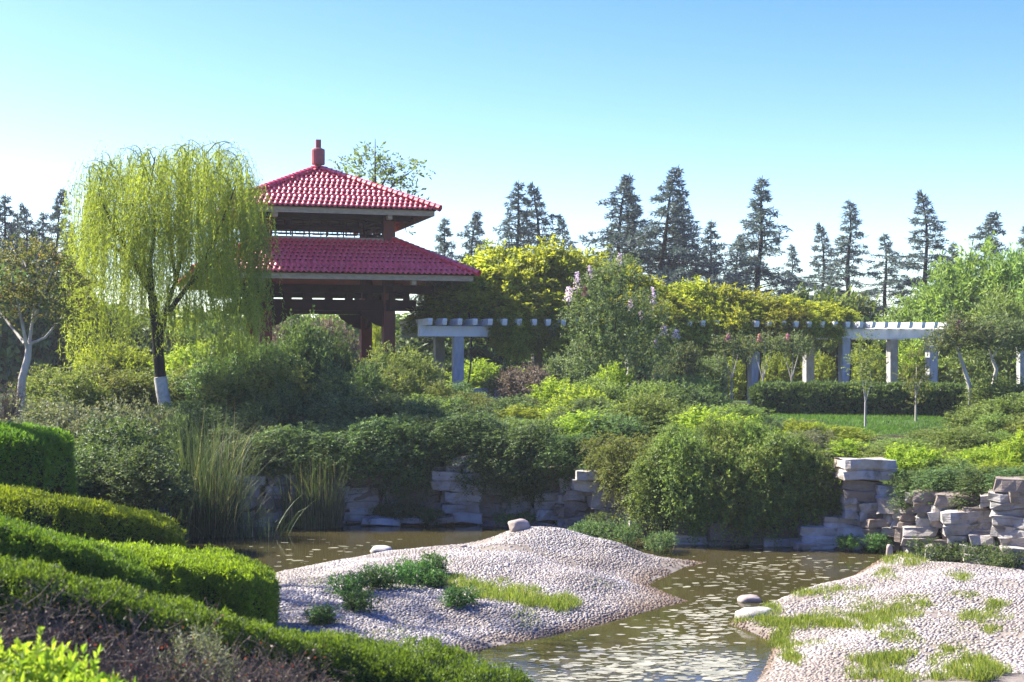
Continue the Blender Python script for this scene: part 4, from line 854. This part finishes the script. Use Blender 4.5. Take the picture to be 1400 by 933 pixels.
limb_tree('crape_myrtle', 'small tree with pale forked trunk beside the far-left shrubs', 'tree', 31.5, 26, [(30,520,0),(38,490,0),(40,470,0)],
    [[(40,470,0),(46,430,.1),(50,400,.1),(50,350,.2)], [(38,480,0),(30,440,-.3),(22,400,-.5),(15,370,-.6)], [(42,470,0),(62,462,.1),(80,440,.3),(92,425,.4)], [(46,440,0),(60,400,-.5),(72,370,-.7)], [(34,470,0),(10,440,.6),(-5,420,.8)], [(50,400,.1),(38,370,.6),(30,350,.8)]],
    [(50,375,0,.75,.45),(20,385,.2,.75,.5),(78,395,.2,.65,.45),(5,415,-.3,.6,.45),(60,415,-.4,.55,.35),(90,430,.2,.45,.3),(40,350,.3,.6,.3),(-15,395,.3,.7,.5)], 'autumn_leaf', 'pale_bark', .09, .085, .042, 620, 9, 51, up=.5, inner=.15)
fl = limb_tree('flowering_myrtle', 'tall upright myrtle bush with pale lilac flower spikes before the pergola', 'flowering shrub', 38, 835, [(835,560,0),(834,530,0)],
    [[(834,530,0),(815,470,.1),(800,420,.2),(792,385,.2)], [(834,530,0),(840,460,-.2),(845,400,-.3),(848,365,-.3)], [(834,530,0),(865,470,.2),(885,430,.3),(893,405,.3)], [(834,530,0),(790,490,.4),(775,450,.5)]],
    [(805,415,.1,.42,.6),(830,400,-.2,.45,.6),(852,385,-.2,.42,.55),(875,430,.1,.42,.5),(895,440,.2,.30,.5),(790,450,.3,.4,.55),(825,455,-.3,.6,.7),(860,470,-.2,.6,.7),(800,500,.2,.6,.6),(840,510,0,.8,.6),(885,500,.1,.6,.6),(915,480,.3,.35,.55)], 'myrtle_leaf', 'bark', .05, .080, .034, 1150, 11, 61, up=1.2, spray=.36, inner=.2)
def panicle(root, Y, px, py, dy, hpx, wpx, mat, seed):
    r = np.random.default_rng(seed); c = P(px, py, Y + dy) - np.array(root.location); n = 130; h, wd = hpx / F * Y, wpx / F * Y
    q = r.random(n); a = r.uniform(0, 6.28, n); rad = wd / 2 * (1 - .6 * q) * r.uniform(.3, 1, n)
    p = c + np.stack([rad * np.cos(a), rad * np.sin(a), (q - .5) * h], -1); mb = MB()
    mb.leaves(p, r.normal(size=(n, 3)), r.normal(size=(n, 3)), r.uniform(.03, .055, n), r.uniform(.03, .05, n), np.clip(r.normal(.5, .25, n), 0, 1))
    mb.tube([c + [0, 0, -h * .8], c + [0, 0, h * .4]], .006, 3); obj('flower_spike', mb, M[mat], root)
for k, (px, py, h, w_, mt) in enumerate([(806,374,22,14,'petal'),(789,384,24,14,'petal'),(778,402,20,16,'petal'),(893,405,24,12,'petal'),(847,354,14,12,'petal'),(862,418,14,10,'petal'),(876,432,12,10,'petal'),(908,452,12,14,'petal'),(924,457,12,16,'petal'),(897,470,10,10,'petal'),(800,398,14,10,'pink_petal')]):
    panicle(fl, 38, px, py, .1, h, w_, mt, 70 + k)
def myrtle2(label, Y, bpx, trunk, limbs, clumps, seed, leaf='myrtle_leaf', bark='pale_bark', r0=.06, n=420, group=None):
    return limb_tree('crape_myrtle', label, 'tree', Y, bpx, trunk, limbs, clumps, leaf, bark, r0, .085, .036, n, 10, seed, up=.7, spray=.34, inner=.15, group=group)
t = myrtle2('pale crooked-trunk myrtle with pink flowers right of the pergola end', 37, 1328, [(1326,530,0),(1318,505,0),(1310,480,0)], [[(1310,480,0),(1318,465,.1),(1330,450,.2)], [(1310,480,0),(1298,462,-.2),(1285,450,-.3)], [(1312,490,0),(1312,460,.3),(1308,440,.4)]],
    [(1300,465,0,.40,.22),(1325,462,.2,.45,.24),(1345,470,.1,.35,.2),(1312,450,.3,.35,.2),(1285,475,-.2,.3,.18)], 81)
for k, (px, py) in enumerate([(1311,445),(1318,452)]): panicle(t, 37, px, py, .1, 12, 9, 'pink_petal', 90 + k)
myrtle2('second pale-trunk myrtle beside the lone grey column', 39, 1358, [(1358,525,0),(1362,505,0),(1356,490,0)], [[(1356,490,0),(1350,470,.1),(1345,455,.2)], [(1356,490,0),(1370,470,-.2),(1378,455,-.3)]], [(1352,465,0,.45,.26),(1378,462,0,.45,.26),(1395,475,.1,.4,.25),(1365,450,.2,.4,.2)], 83)
GM, LM = 'small myrtles along the pergola hedge', 'small myrtle with several pale stems growing among the pergola columns'
for (px, Y, s) in [(1000,43,3),(1043,43.5,4),(1082,44,5)]:
    t = myrtle2(LM, Y, px, [(px,545,0),(px,520,0)], [[(px,520,0),(px-8,490,.1),(px-14,465,.2)], [(px,520,0),(px+2,490,-.1),(px+4,462,-.2)], [(px,520,0),(px+8,490,.2),(px+13,470,.2)]], [(px-12,476,.1,.28,.20),(px+5,472,0,.3,.2),(px+13,480,.2,.26,.2)], 90 + s, n=120, r0=.045, group=GM)
    panicle(t, Y, px - 5, 462, -.1, 9, 8, 'pink_petal', 110 + s)
GS, LS = 'saplings standing on the lawn', 'slender yellow-green sapling with thin pale stem on the lawn by the hedge'
for (px, Y, b, tp, s) in [(1183,35.5,580,470,1),(1252,37.5,572,490,2)]:
    limb_tree('sapling', LS, 'sapling', Y, px, [(px,b-12,0),(px,b-30,0)], [[(px,b-30,0),(px-4,b-60,.05),(px-6,tp+20,.05)], [(px,b-30,0),(px+8,b-55,-.05),(px+20 if s == 2 else px+6,b-75,-.05)], [(px,b-35,0),(px+1,b-70,.1),(px+2,tp+10,.1)]],
        [(px,tp+12,0,.22,.35),(px-5,tp+30,.05,.26,.35),(px+6,tp+38,-.05,.26,.35),(px,tp+55,0,.2,.3)], 'olive_leaf', 'pale_bark', .03, .075, .026, 130, 10, 120 + s, group=GS, up=1.0, spray=.3, inner=.1)
limb_tree('tall_tree', 'sparse thin-topped tree rising behind the pavilion roof', 'tree', 60, 513, [(513,420,0),(513,330,0),(513,260,0)], [[(513,260,0),(513,225,0),(513,190,0)], [(513,290,0),(490,250,.4),(472,235,.6)], [(513,285,0),(540,250,-.4),(566,232,-.6)], [(513,270,0),(530,240,.5),(545,225,.8)], [(513,300,0),(550,300,-.4),(556,318,-.5)]],
    [(485,240,.2,.9,.45),(505,250,0,.8,.5),(530,252,.2,.8,.5),(500,222,0,.7,.3),(548,235,-.2,.7,.3),(565,228,-.4,.45,.2),(550,265,0,.7,.3),(513,205,0,.22,.5),(478,232,.5,.5,.3),(553,316,-.5,.3,.25)], 'feather_leaf', 'bark', .13, .19, .09, 190, 9, 131, up=.3, spray=.6, inner=.05)
# shade tree beyond the left edge
limb_tree('shade_tree', 'broad leafy tree beyond the left end of the clipped hedges', 'tree', 22.6, -340, [(-340,400,0),(-338,250,0),(-335,100,0)], [[(-335,100,0),(-400,-50,.6),(-440,-160,1)], [(-335,100,0),(-290,-60,-.6),(-270,-180,-1)], [(-338,160,0),(-330,-40,1),(-330,-200,1.4)]],
    [(-400,-120,.6,1.3,1.0),(-300,-120,-.6,1.3,1.0),(-345,-40,.8,1.4,1.0),(-350,-200,-.4,1.3,.9),(-330,10,-1,1.1,.8),(-420,-30,0,1.1,.9)], 'mid_leaf', 'bark', .2, .12, .06, 420, 9, 141, up=.3, spray=.5, inner=.1)

# ------------------------------------------------------------------ hedges
def hedge(name, label, path, n, leaf, L=.05, W=.015, seed=1, cat='hedge', per=3, group=None):
    """path rows: X, Y, z_top, width, height (rounded box section)"""
    r = np.random.default_rng(seed); path = np.array(path, float); c0 = path[len(path) // 2]
    seg = np.linalg.norm(np.diff(path[:, :2], axis=0), axis=1); cum = np.concatenate([[0], np.cumsum(seg)]); tot = cum[-1]
    org = np.array([c0[0], c0[1], c0[2] - c0[4]]); root = thing(name, label, cat, tuple(org), 0, group)
    def at(s):
        v = np.stack([np.interp(s, cum, path[:, k]) for k in range(5)], -1); e = .05
        a = np.stack([np.interp(np.clip(s + e, 0, tot), cum, path[:, k]) for k in (0, 1)], -1) - np.stack([np.interp(np.clip(s - e, 0, tot), cum, path[:, k]) for k in (0, 1)], -1)
        T = nrm(np.concatenate([a, np.zeros((len(s), 1))], 1)); return v, T
    def surf(s, u, shrink=0.):
        """u 0..1 runs front foot, front, top, back, back foot; s beyond the ends makes rounded ends"""
        sc_ = np.clip(s, .0, tot); v, T = at(sc_); N = np.cross(T, np.array([0, 0, 1.])); wd, h = v[:, 3] / 2 - shrink, v[:, 4] - shrink
        per_ = 2 * h + 2 * wd; q = u * per_
        lat = np.where(q < h, 1, np.where(q < h + 2 * wd, 1 - (q - h) / np.maximum(wd, .01), -1.)); zz = np.where(q < h, q, np.where(q < h + 2 * wd, h, per_ - q))
        k = np.clip((zz / h - .72) / .28, 0, 1) * np.abs(lat) ** 4; lat2 = lat * (1 - .10 * k - .05 * (zz / h)); zz2 = zz - .07 * k
        ed = np.clip(1 - np.minimum(s, tot - s) / .30, 0, 1); lat2 = lat2 * (1 - .35 * ed ** 3); zz2 = zz2 - .10 * ed ** 3 * (zz / h)
        p = np.stack([v[:, 0], v[:, 1], v[:, 2] - v[:, 4]], -1) + N * (lat2 * wd)[:, None] + np.array([0, 0, 1]) * zz2[:, None]
        nrmv = N * np.where((q < h) | (q > h + 2 * wd), np.sign(lat), lat * .25)[:, None] + np.array([0, 0, 1]) * np.where((q > h) & (q < h + 2 * wd), 1, .12)[:, None]
        return p, nrm(nrmv), T
    S_, U_ = np.meshgrid(np.linspace(.03, tot - .03, max(6, int(tot / .25))), np.linspace(0, 1, 15)); pc_, _, _ = surf(S_.ravel(), U_.ravel(), .055); pc_ -= org
    nu, ns = S_.shape; ix = np.arange(nu * ns).reshape(nu, ns); cq = np.stack([ix[:-1, :-1], ix[:-1, 1:], ix[1:, 1:], ix[1:, :-1]], -1).reshape(-1, 4)
    core = MB().add(pc_, cq)
    for e in (0, ns - 1):
        rg = pc_[ix[:, e]]; core.add(np.vstack([rg, rg.mean(0)]), None, [(i, i + 1, nu) for i in range(nu - 1)])
    obj('shade_core', core, M['hedge_core'], root)  # solid hull added to block see-through, coloured dark for the shaded twiggy inside
    s = r.uniform(0, tot, n); u = r.random(n); p, N, T = surf(s, u)
    ne = int(n * .14); se = np.where(r.random(ne) < .5, 0, tot); p1, N1, T1 = surf(se, r.uniform(0, 1, ne)); p2, _, _ = surf(se, r.uniform(0, 1, ne)); f = r.random(ne)[:, None]
    T1 = T1 * np.where(se > 0, 1, -1)[:, None]; p = np.vstack([p, p1 * f + p2 * (1 - f)]); N = np.vstack([N, T1]); n = len(p)
    big = np.array([noise.noise((a * 2.3, b * 2.3, c * 3 + seed)) for a, b, c in p]); fine = np.array([noise.noise((a * 9, b * 9, c * 9 + seed)) for a, b, c in p])
    p = p + N * (.075 * big + .045 * fine + np.abs(r.normal(0, .016, n)) - .015)[:, None] - org
    D = N[:, None] * .55 + np.array([0, 0, .40]) + r.normal(0, .60, (n, per, 3)); pp = p[:, None] + r.normal(0, .018, (n, per, 3))
    t = np.clip(.42 + .35 * fine[:, None] + .2 * big[:, None] + r.normal(0, .14, (n, per)), 0, .95); m = n * per; t = np.where(r.random((n, per)) < .01, 1, t)
    obj('foliage', MB().leaves(pp.reshape(-1, 3), D.reshape(-1, 3), N.repeat(per, 0) + r.normal(0, .7, (m, 3)), L * r.uniform(.6, 1.35, m) * np.where(r.random(m) < .012, 2.0, 1), W * r.uniform(.7, 1.3, m), t.ravel()), M[leaf], root)
    return root
def hp(px, py, Y, wd, h): p = P(px, py, Y); return (p[0], p[1], p[2], wd, h)
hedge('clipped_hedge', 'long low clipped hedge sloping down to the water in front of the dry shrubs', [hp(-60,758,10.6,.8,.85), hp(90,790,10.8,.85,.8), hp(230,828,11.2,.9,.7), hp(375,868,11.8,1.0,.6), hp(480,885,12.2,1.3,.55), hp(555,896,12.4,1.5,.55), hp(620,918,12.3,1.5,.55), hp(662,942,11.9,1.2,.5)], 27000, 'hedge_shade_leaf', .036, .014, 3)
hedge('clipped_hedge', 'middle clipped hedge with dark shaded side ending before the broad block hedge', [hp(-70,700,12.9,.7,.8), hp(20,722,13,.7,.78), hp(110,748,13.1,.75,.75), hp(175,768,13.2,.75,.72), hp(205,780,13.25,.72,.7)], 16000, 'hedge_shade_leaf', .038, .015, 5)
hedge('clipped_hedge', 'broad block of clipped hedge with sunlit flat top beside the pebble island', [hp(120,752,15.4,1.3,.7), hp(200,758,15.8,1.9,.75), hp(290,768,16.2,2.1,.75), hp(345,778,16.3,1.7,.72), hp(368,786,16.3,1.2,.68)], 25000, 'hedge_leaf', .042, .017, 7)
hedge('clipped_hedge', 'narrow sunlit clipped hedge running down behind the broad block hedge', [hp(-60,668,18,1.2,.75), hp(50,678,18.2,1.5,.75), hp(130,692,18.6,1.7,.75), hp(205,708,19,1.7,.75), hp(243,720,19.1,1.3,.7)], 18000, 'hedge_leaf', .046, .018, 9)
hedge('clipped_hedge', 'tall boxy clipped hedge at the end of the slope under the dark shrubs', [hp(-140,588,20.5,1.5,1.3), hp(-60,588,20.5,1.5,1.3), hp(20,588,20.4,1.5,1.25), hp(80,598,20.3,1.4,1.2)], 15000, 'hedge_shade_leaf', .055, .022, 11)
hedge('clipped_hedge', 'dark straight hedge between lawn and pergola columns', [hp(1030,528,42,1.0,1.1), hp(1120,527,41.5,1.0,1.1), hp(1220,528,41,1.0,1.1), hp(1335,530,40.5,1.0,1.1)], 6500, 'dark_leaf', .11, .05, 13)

# ------------------------------------------------------------------ dry shrubs and bright bush in the foreground
def dry_mesh(seed):
    r = np.random.default_rng(seed); mb = MB(); tips = []
    for i in range(46):
        a = r.uniform(0, 6.28); ln = r.uniform(.5, 1.0); d = np.array([math.cos(a) * r.uniform(.1, .7), math.sin(a) * r.uniform(.1, .7), 1.]); d /= np.linalg.norm(d)
        p0 = np.array([r.normal(0, .18), r.normal(0, .18), -.1]); pts = [p0 + d * ln * q + r.normal(0, .02, 3) for q in (0, .35, .7, 1)]; mb.tube(pts, [.007, .005, .004, .002], 3, False)
        for j in range(12):
            q = r.uniform(.3, 1); b = p0 + d * ln * q; e = d * .5 + r.normal(0, .7, 3); e = e / np.linalg.norm(e) * r.uniform(.08, .26); mb.tube([b, b + e * .5 + r.normal(0, .01, 3), b + e], [.0035, .0025, .0015], 3, False); tips.append(b + e); tips.append(b + e * .6)
            for k in range(2): g = e * r.uniform(.4, 1); f = r.normal(0, .06, 3) + [0, 0, .03]; mb.tube([b + g, b + g + f], [.002, .001], 3, False)
    return mb.mesh('twigs'), np.array(tips)
DRY = []
for s in (3, 5):
    me, tp = dry_mesh(s); me.materials.append(M['twig']); r = np.random.default_rng(s); k = tp[r.random(len(tp)) < .8]; n = len(k)
    lm = MB().leaves(k, r.normal(size=(n, 3)), r.normal(size=(n, 3)), r.uniform(.02, .045, n), r.uniform(.012, .024, n), np.where(r.random(n) < .06, 1, np.clip(r.normal(.45, .22, n), 0, .92))).mesh('foliage'); lm.materials.append(M['dry_leaf']); DRY.append((me, lm))
GY_, LY = 'dry shrubs in front of the hedge', 'dry brown twiggy shrub with few reddish leaves in front of the low hedge'
for i, (px, Y, top, sw) in enumerate([(20,9.6,800,.9),(85,9.4,818,.8),(150,9.5,835,.85),(215,9.7,850,.8),(280,9.9,868,.8),(340,10.2,880,.75),(400,10.4,892,.75),(110,8.8,855,.8),(180,8.9,866,.8),(250,9.0,880,.8),(320,9.2,892,.8),(-30,9.0,815,.9),(380,9.6,905,.75)]):
    x = Xp(px, Y); z = tz(x, Y); a_, b_ = DRY[i % 2]; t = thing('dry_shrub', LY, 'shrub', (x, Y, z), rng.uniform(0, 6.28), GY_); h = max(.3, Zp(top, Y) - z)
    t.scale = (sw, sw, h / .92); obj('twigs', a_, None, t); obj('foliage', b_, None, t)
x, Y = Xp(8, 30), 30
t = thing('dry_shrub', 'bare reddish brown shrub under the pale-trunked tree at far left', 'shrub', (x, Y, tz(x, Y)), .4); t.scale = (1.1, 1.1, 1.35); obj('twigs', DRY[0][0], None, t); obj('foliage', DRY[0][1], None, t)
def lobes_low(seed):
    r = np.random.default_rng(seed); return [(r.uniform(-.5, .5), r.uniform(-.4, .4), r.uniform(.2, .5), .25, .25, .25) for _ in range(9)]
PROTO['front'] = []
lb = lobes_low(3); me = sprays(MB(), lb, 330, 9, .062, .034, 4, up=1.2, spray=.16, inner=.25).mesh('foliage'); me.materials.append(M['bright_leaf']); sm = stems([l[:3] for l in lb], .1, .012, 6).mesh('stem'); sm.materials.append(M['twig'])
for (px, Y, top, s, lab) in [(35,7.6,884,.85,'fresh bright green leafy bush in front of the dry shrubs'), (105,7.7,892,.65,'small bright green bush with red tips beside the larger foreground bush')]:
    x = Xp(px, Y); z = tz(x, Y); t = thing('leafy_bush', lab, 'shrub', (x, Y, z), 1.0 + px); h = Zp(top, Y) - z; t.scale = (s, s, h / .78); obj('foliage', me, None, t); obj('stem', sm, None, t)
x, Y = Xp(268, 9.5), 9.5
t = thing('leafy_bush', 'small grey-green feathery bush among the dry shrubs', 'shrub', (x, Y, tz(x, Y))); lb = [(0, 0, .45, .18, .18, .3), (.1, .05, .3, .18, .18, .25)]
obj('foliage', sprays(MB(), lb, 130, 12, .05, .010, 9, up=1.5, spray=.2), M['grey_leaf'], t); obj('stem', stems([l[:3] for l in lb], .04, .01, 6), M['twig'], t)

# ------------------------------------------------------------------ reeds, spiky plant
def blades(n, R, H, seed, bend=.5, wd=.016, straight=.3, ry=None):
    r = np.random.default_rng(seed); m = 6; s = np.linspace(0, 1, m)[None, :, None]
    a = r.uniform(0, 6.28, n); rr = R * np.sqrt(r.random(n)); p0 = np.stack([rr * np.cos(a), (ry or R) / R * rr * np.sin(a), np.full(n, -.15)], -1)
    ln = H * r.uniform(.45, 1.08, n); az = np.where(r.random(n) < .5, a + r.normal(0, .6, n), r.uniform(0, 6.28, n)); dh = np.stack([np.cos(az), np.sin(az), 0 * az], -1)
    bd = bend * r.random(n) ** 1.6; lean = straight * r.random(n) ** 1.5
    c = p0[:, None] + np.array([0, 0, 1.]) * ln[:, None, None] * (s - (bd * .45)[:, None, None] * s ** 3) + dh[:, None] * (ln * 1)[:, None, None] * (lean[:, None, None] * s + bd[:, None, None] * s ** 2.6)
    sd = nrm(np.cross(dh, [0, 0, 1.]) + r.normal(0, .4, (n, 3)))[:, None]; w_ = wd * r.uniform(.6, 1.3, n)[:, None, None] * (1 - s ** 2.2 * .93)
    V = np.stack([c - sd * w_ / 2, c + sd * w_ / 2], 2).reshape(-1, 3); b = np.arange(n)[:, None] * m * 2 + np.arange(m - 1)[None] * 2
    Q4 = np.stack([b, b + 1, b + 3, b + 2], -1).reshape(-1, 4)
    t = np.clip(r.normal(.45, .22, n), 0, .93); t = np.where(r.random(n) < .045, 1, t)
    return MB().add(V, Q4, None, np.repeat(t, m * 2))
x, Y = Xp(282, 27.3), 27.3
t = thing('reed_clump', 'tall arching green and straw reeds at the pond edge under the willow', 'reeds', (x, Y, -.1)); obj('blades', blades(950, .72, 2.7, 4, .45, .013, .24, .5), M['blade'], t); obj('dry_blades', blades(60, .8, 1.9, 6, .9, .013, .5, .5), M['straw'], t)
x, Y = Xp(222, 26.6), 26.6
t = thing('reed_clump', 'thin sparse reeds left of the tall reed clump', 'reeds', (x, Y, tz(x, Y))); obj('blades', blades(130, .5, 1.9, 14, .4, .016, .25), M['blade'], t)
x, Y = Xp(428, 28.6), 28.6
t = thing('reed_clump', 'upright reeds with pale bare stalks standing in the water by the rock ledge', 'reeds', (x, Y, -.1)); obj('stalks', blades(170, .60, 1.35, 8, .1, .022, .12, .3), M['straw'], t); obj('blades', blades(520, .62, 1.95, 9, .5, .012, .18, .35), M['blade'], t)
x, Y = Xp(350, 27.2), 27.2
t = thing('reed_clump', 'low bent reeds trailing over the water between the two tall clumps', 'reeds', (x, Y, -.1)); obj('blades', blades(120, .55, 1.1, 18, 1.0, .016, .5, .35), M['blade'], t)
GK, LK = 'sword-leaved plants on the right rise', 'sword-leaved spiky green plant above the squared stone wall'
for (px, Y) in [(1338,26.6),(1368,26.3)]:
    x = Xp(px, Y); t = thing('yucca', LK, 'plant', (x, Y, tz(x, Y)), 0, GK); obj('blades', blades(90, .14, .75, 20 + px, .12, .045, .9), M['bright_leaf'], t)

# ------------------------------------------------------------------ plants and grass on the pebbles
def low_plant(name, label, px, py, surf, wpx, hpx, seed, mat='weed', group=None):
    Y = 22.
    for _ in range(12): Y = (CZ - surf(Xp(px, Y), Y)) * F / (py - HY)
    x = Xp(px, Y); z = surf(x, Y); R = wpx / F * Y / 2; H = hpx / F * Y; r = np.random.default_rng(seed)
    lb = [(r.normal(0, R * .45), r.normal(0, R * .4), H * r.uniform(.25, .55), R * .5, R * .5, H * .45) for _ in range(6)]
    t = thing(name, label, 'plant', (x, Y, z), 0, group); obj('foliage', sprays(MB(), lb, int(60 + 420 * R), 9, .045, .014, seed, up=.9, spray=.11, inner=.4, cut=-.02), M[mat], t)
    obj('stem', stems([l[:3] for l in lb[:4]], .03, .006, seed, 3).mesh('stem'), M['twig'], t)
GW, LW = 'green weeds on the island', 'bushy green weed clump growing between cobbles on the island'
for k, (px, py, w_, h) in enumerate([(480,812,44,26),(486,836,44,24),(437,852,34,18),(535,803,62,32),(562,796,50,28),(594,786,30,24),(508,806,34,24),(626,838,34,20),(590,800,36,16)]): low_plant('weed_clump', LW, px, py, isle_z, w_, h, 200 + k, group=GW)
GV, LV = 'dark weeds at the foot of the squared wall', 'dark green weed clump at the foot of the squared stone wall'
for k, (px, py, w_, h) in enumerate([(1300,768,56,24),(1345,776,60,28),(1372,782,36,22),(1262,760,34,22),(1158,750,26,14),(1196,752,40,20)]):
    low_plant('weed_clump', LV, px, py, lambda x, y: .05, w_, h, 230 + k, 'dark_leaf' if k < 4 else 'weed', GV)
for k, (px, py, w_, h) in enumerate([(560,714,60,26),(595,716,46,22),(520,712,40,18),(700,718,50,14),(800,738,60,22),(850,745,60,30),(900,752,50,20),(815,730,40,26)]):
    low_plant('weed_clump', 'dark low plant growing at the waterline of the shaded rock ledge', px, py, lambda x, y: .04, w_, h, 250 + k, 'dark_leaf', 'waterline plants along the rocks')

def grass(parent_name, patches, surf, seed, mat='grass'):
    r = np.random.default_rng(seed); Ps = []; Hs = []
    for (px, py, wpx, hpx, n, bl) in patches:
        n = int(n * 1.5); ct = r.integers(0, 14, n); cx_, cy_ = r.normal(0, wpx / 2.7, 14), r.normal(0, hpx / 2.7, 14); x = px + cx_[ct] + r.normal(0, 4 + wpx * .05, n); y = py + cy_[ct] + r.normal(0, 1.2 + hpx * .06, n); Y = np.full(n, 20.)
        for _ in range(9): Y = (CZ - surf(((x - HX) / F * Y), Y)) * F / (y - HY)
        X = (x - HX) / F * Y; Ps.append(np.stack([X, Y, surf(X, Y) - .01], -1)); Hs.append(bl * .62 * r.uniform(.35, 1.3, n))
    p = np.vstack(Ps); h = np.concatenate(Hs); n = len(p); lean = r.normal(0, .35, (n, 3)); lean[:, 2] = 1; mb = MB()
    mb.leaves(p, lean, r.normal(size=(n, 3)), h, r.uniform(.006, .012, n), np.where(r.random(n) < .05, 1, np.clip(r.normal(.5, .22, n), 0, .93)), 0)
    return obj(parent_name, mb, M[mat])
fi = lambda X, Y: bank_h(ISLE, ISLE_H, X, Y); fbk = lambda X, Y: bank_h(BANK, BANK_H, X, Y)
o = grass('grass', [(640,800,60,16,700,.13),(690,815,70,16,1100,.17),(745,824,50,14,800,.18),(772,828,24,12,500,.17),(620,790,50,10,350,.10),(720,838,30,10,120,.1),(545,862,30,8,60,.07),(430,795,60,8,120,.06),(820,800,40,6,60,.05),(590,872,30,8,50,.06),(480,870,120,20,160,.04),(650,760,150,20,160,.03)], fi, 301); o['kind'] = 'stuff'; o['label'] = 'yellow-green grass growing along the hollow of the pebble island'; o['category'] = 'grass'
o = grass('grass', [(1040,832,50,10,900,.13),(1075,852,80,10,1300,.13),(1140,852,90,14,1300,.14),(1200,845,60,14,900,.15),(1225,838,30,14,400,.15),(1070,875,20,18,800,.15),(1080,898,16,12,400,.12),(1100,880,40,6,200,.08),(1235,765,40,10,900,.16),(1212,785,24,14,300,.10),(1225,870,50,12,350,.10),(1335,846,50,14,500,.12),(1362,828,24,10,250,.12),(1315,790,20,8,250,.12),(1320,815,30,8,150,.08),(1180,820,50,8,150,.06),(1165,832,50,10,300,.1),(1258,828,22,8,200,.1),(1240,822,30,6,100,.06),(1250,818,30,6,100,.06),(1195,905,50,16,800,.16),(1220,930,60,14,700,.15),(1355,920,70,18,1400,.17),(1330,905,30,10,300,.12),(1295,888,20,8,200,.09),(1353,862,14,6,120,.12),(1225,895,20,8,120,.08),(1145,805,40,6,250,.10),(1105,812,40,6,350,.12),(1300,860,200,30,260,.04),(1200,880,200,40,260,.04),(1165,915,20,8,90,.08),(1280,905,16,12,90,.09)], fbk, 303); o['kind'] = 'stuff'; o['label'] = 'bright grass sprouting in strips and tufts on the right pebble bank'; o['category'] = 'grass'
r = np.random.default_rng(9); n = 20000; X = r.uniform(4.5, 12, n); Y = r.uniform(31.5, 41, n); d = np.stack([X, Y, terrain(X, Y) - .01], -1); lean = r.normal(0, .3, (n, 3)); lean[:, 2] = 1
o = obj('lawn', MB().leaves(d, lean, r.normal(size=(n, 3)), r.uniform(.05, .11, n), r.uniform(.012, .022, n), np.clip(r.normal(.5, .2, n), 0, 1), 0), M['lawn_grass'], kind='stuff'); o['label'] = 'short green lawn in front of the dark straight hedge'; o['category'] = 'grass'
# leaf scum floating on the pond
r = np.random.default_rng(12); pts = []
for (px, py, wp, hp_, n) in [(860,905,170,34,400),(800,925,160,20,170),(930,875,90,26,140),(960,845,80,26,160),(1000,800,120,40,170),(1080,775,150,24,160),(1000,850,50,24,90),(980,912,60,20,300),(470,745,160,20,40),(420,770,60,16,25)]:
    x = r.normal(px, wp / 2.4, n); y = np.minimum(r.normal(py, hp_ / 2.2, n), 960); Y = CZ * F / (y - HY); pts.append(np.stack([(x - HX) / F * Y, Y], -1))
p = np.vstack(pts); k = (signed(POND, p[:, 0], p[:, 1]) < -.15) & (signed(ISLE, p[:, 0], p[:, 1]) > .05) & (signed(BANK, p[:, 0], p[:, 1]) > .05); p = p[k]; n = len(p); K = 7
an = np.arange(K) / K * 6.283; a = r.gamma(2.5, .013, n) + .012; b = a * r.uniform(.3, .8, n); wob = r.uniform(.65, 1.2, (n, K)); rot = r.normal(0, .5, n)
a *= 1.15; rot *= .4; ex, ey = a[:, None] * np.cos(an) * wob, b[:, None] * np.sin(an) * wob
V = np.stack([p[:, :1] + ex * np.cos(rot)[:, None] - ey * np.sin(rot)[:, None], p[:, 1:] + ex * np.sin(rot)[:, None] + ey * np.cos(rot)[:, None], .004 + r.uniform(0, .003, (n, 1)) + 0 * ex], -1)
V = np.concatenate([V, V.mean(1, keepdims=True)], 1); bs = np.arange(n)[:, None, None] * (K + 1); j = np.arange(K); T3 = (bs + np.stack([j, (j + 1) % K, np.full(K, K)], -1)[None]).reshape(-1, 3)
o = obj('floating_leaves', mesh_np('floating_leaves', V.reshape(-1, 3), None, T3, np.repeat(np.clip(r.normal(.5, .25, n), 0, 1), K + 1)), M['scum'], kind='stuff'); o['label'] = 'leaf scraps paled like sky glint floating on the pond'; o['category'] = 'leaves'

# ------------------------------------------------------------------ haze
hz = MB().box((-420, -420, -2.0), (420, 420, 17.5))
hm = bpy.data.materials.new('haze'); hm.use_nodes = True; hn = hm.node_tree.nodes; hl = hm.node_tree.links; hn.remove(hn['Principled BSDF'])
pvn = hn.new('ShaderNodeVolumePrincipled'); pvn.inputs['Color'].default_value = (.92, .96, 1, 1); pvn.inputs['Density'].default_value = .00045; pvn.inputs['Anisotropy'].default_value = 0
hl.new(pvn.outputs[0], hn['Material Output'].inputs['Volume']); obj('haze', hz, hm, kind='stuff')
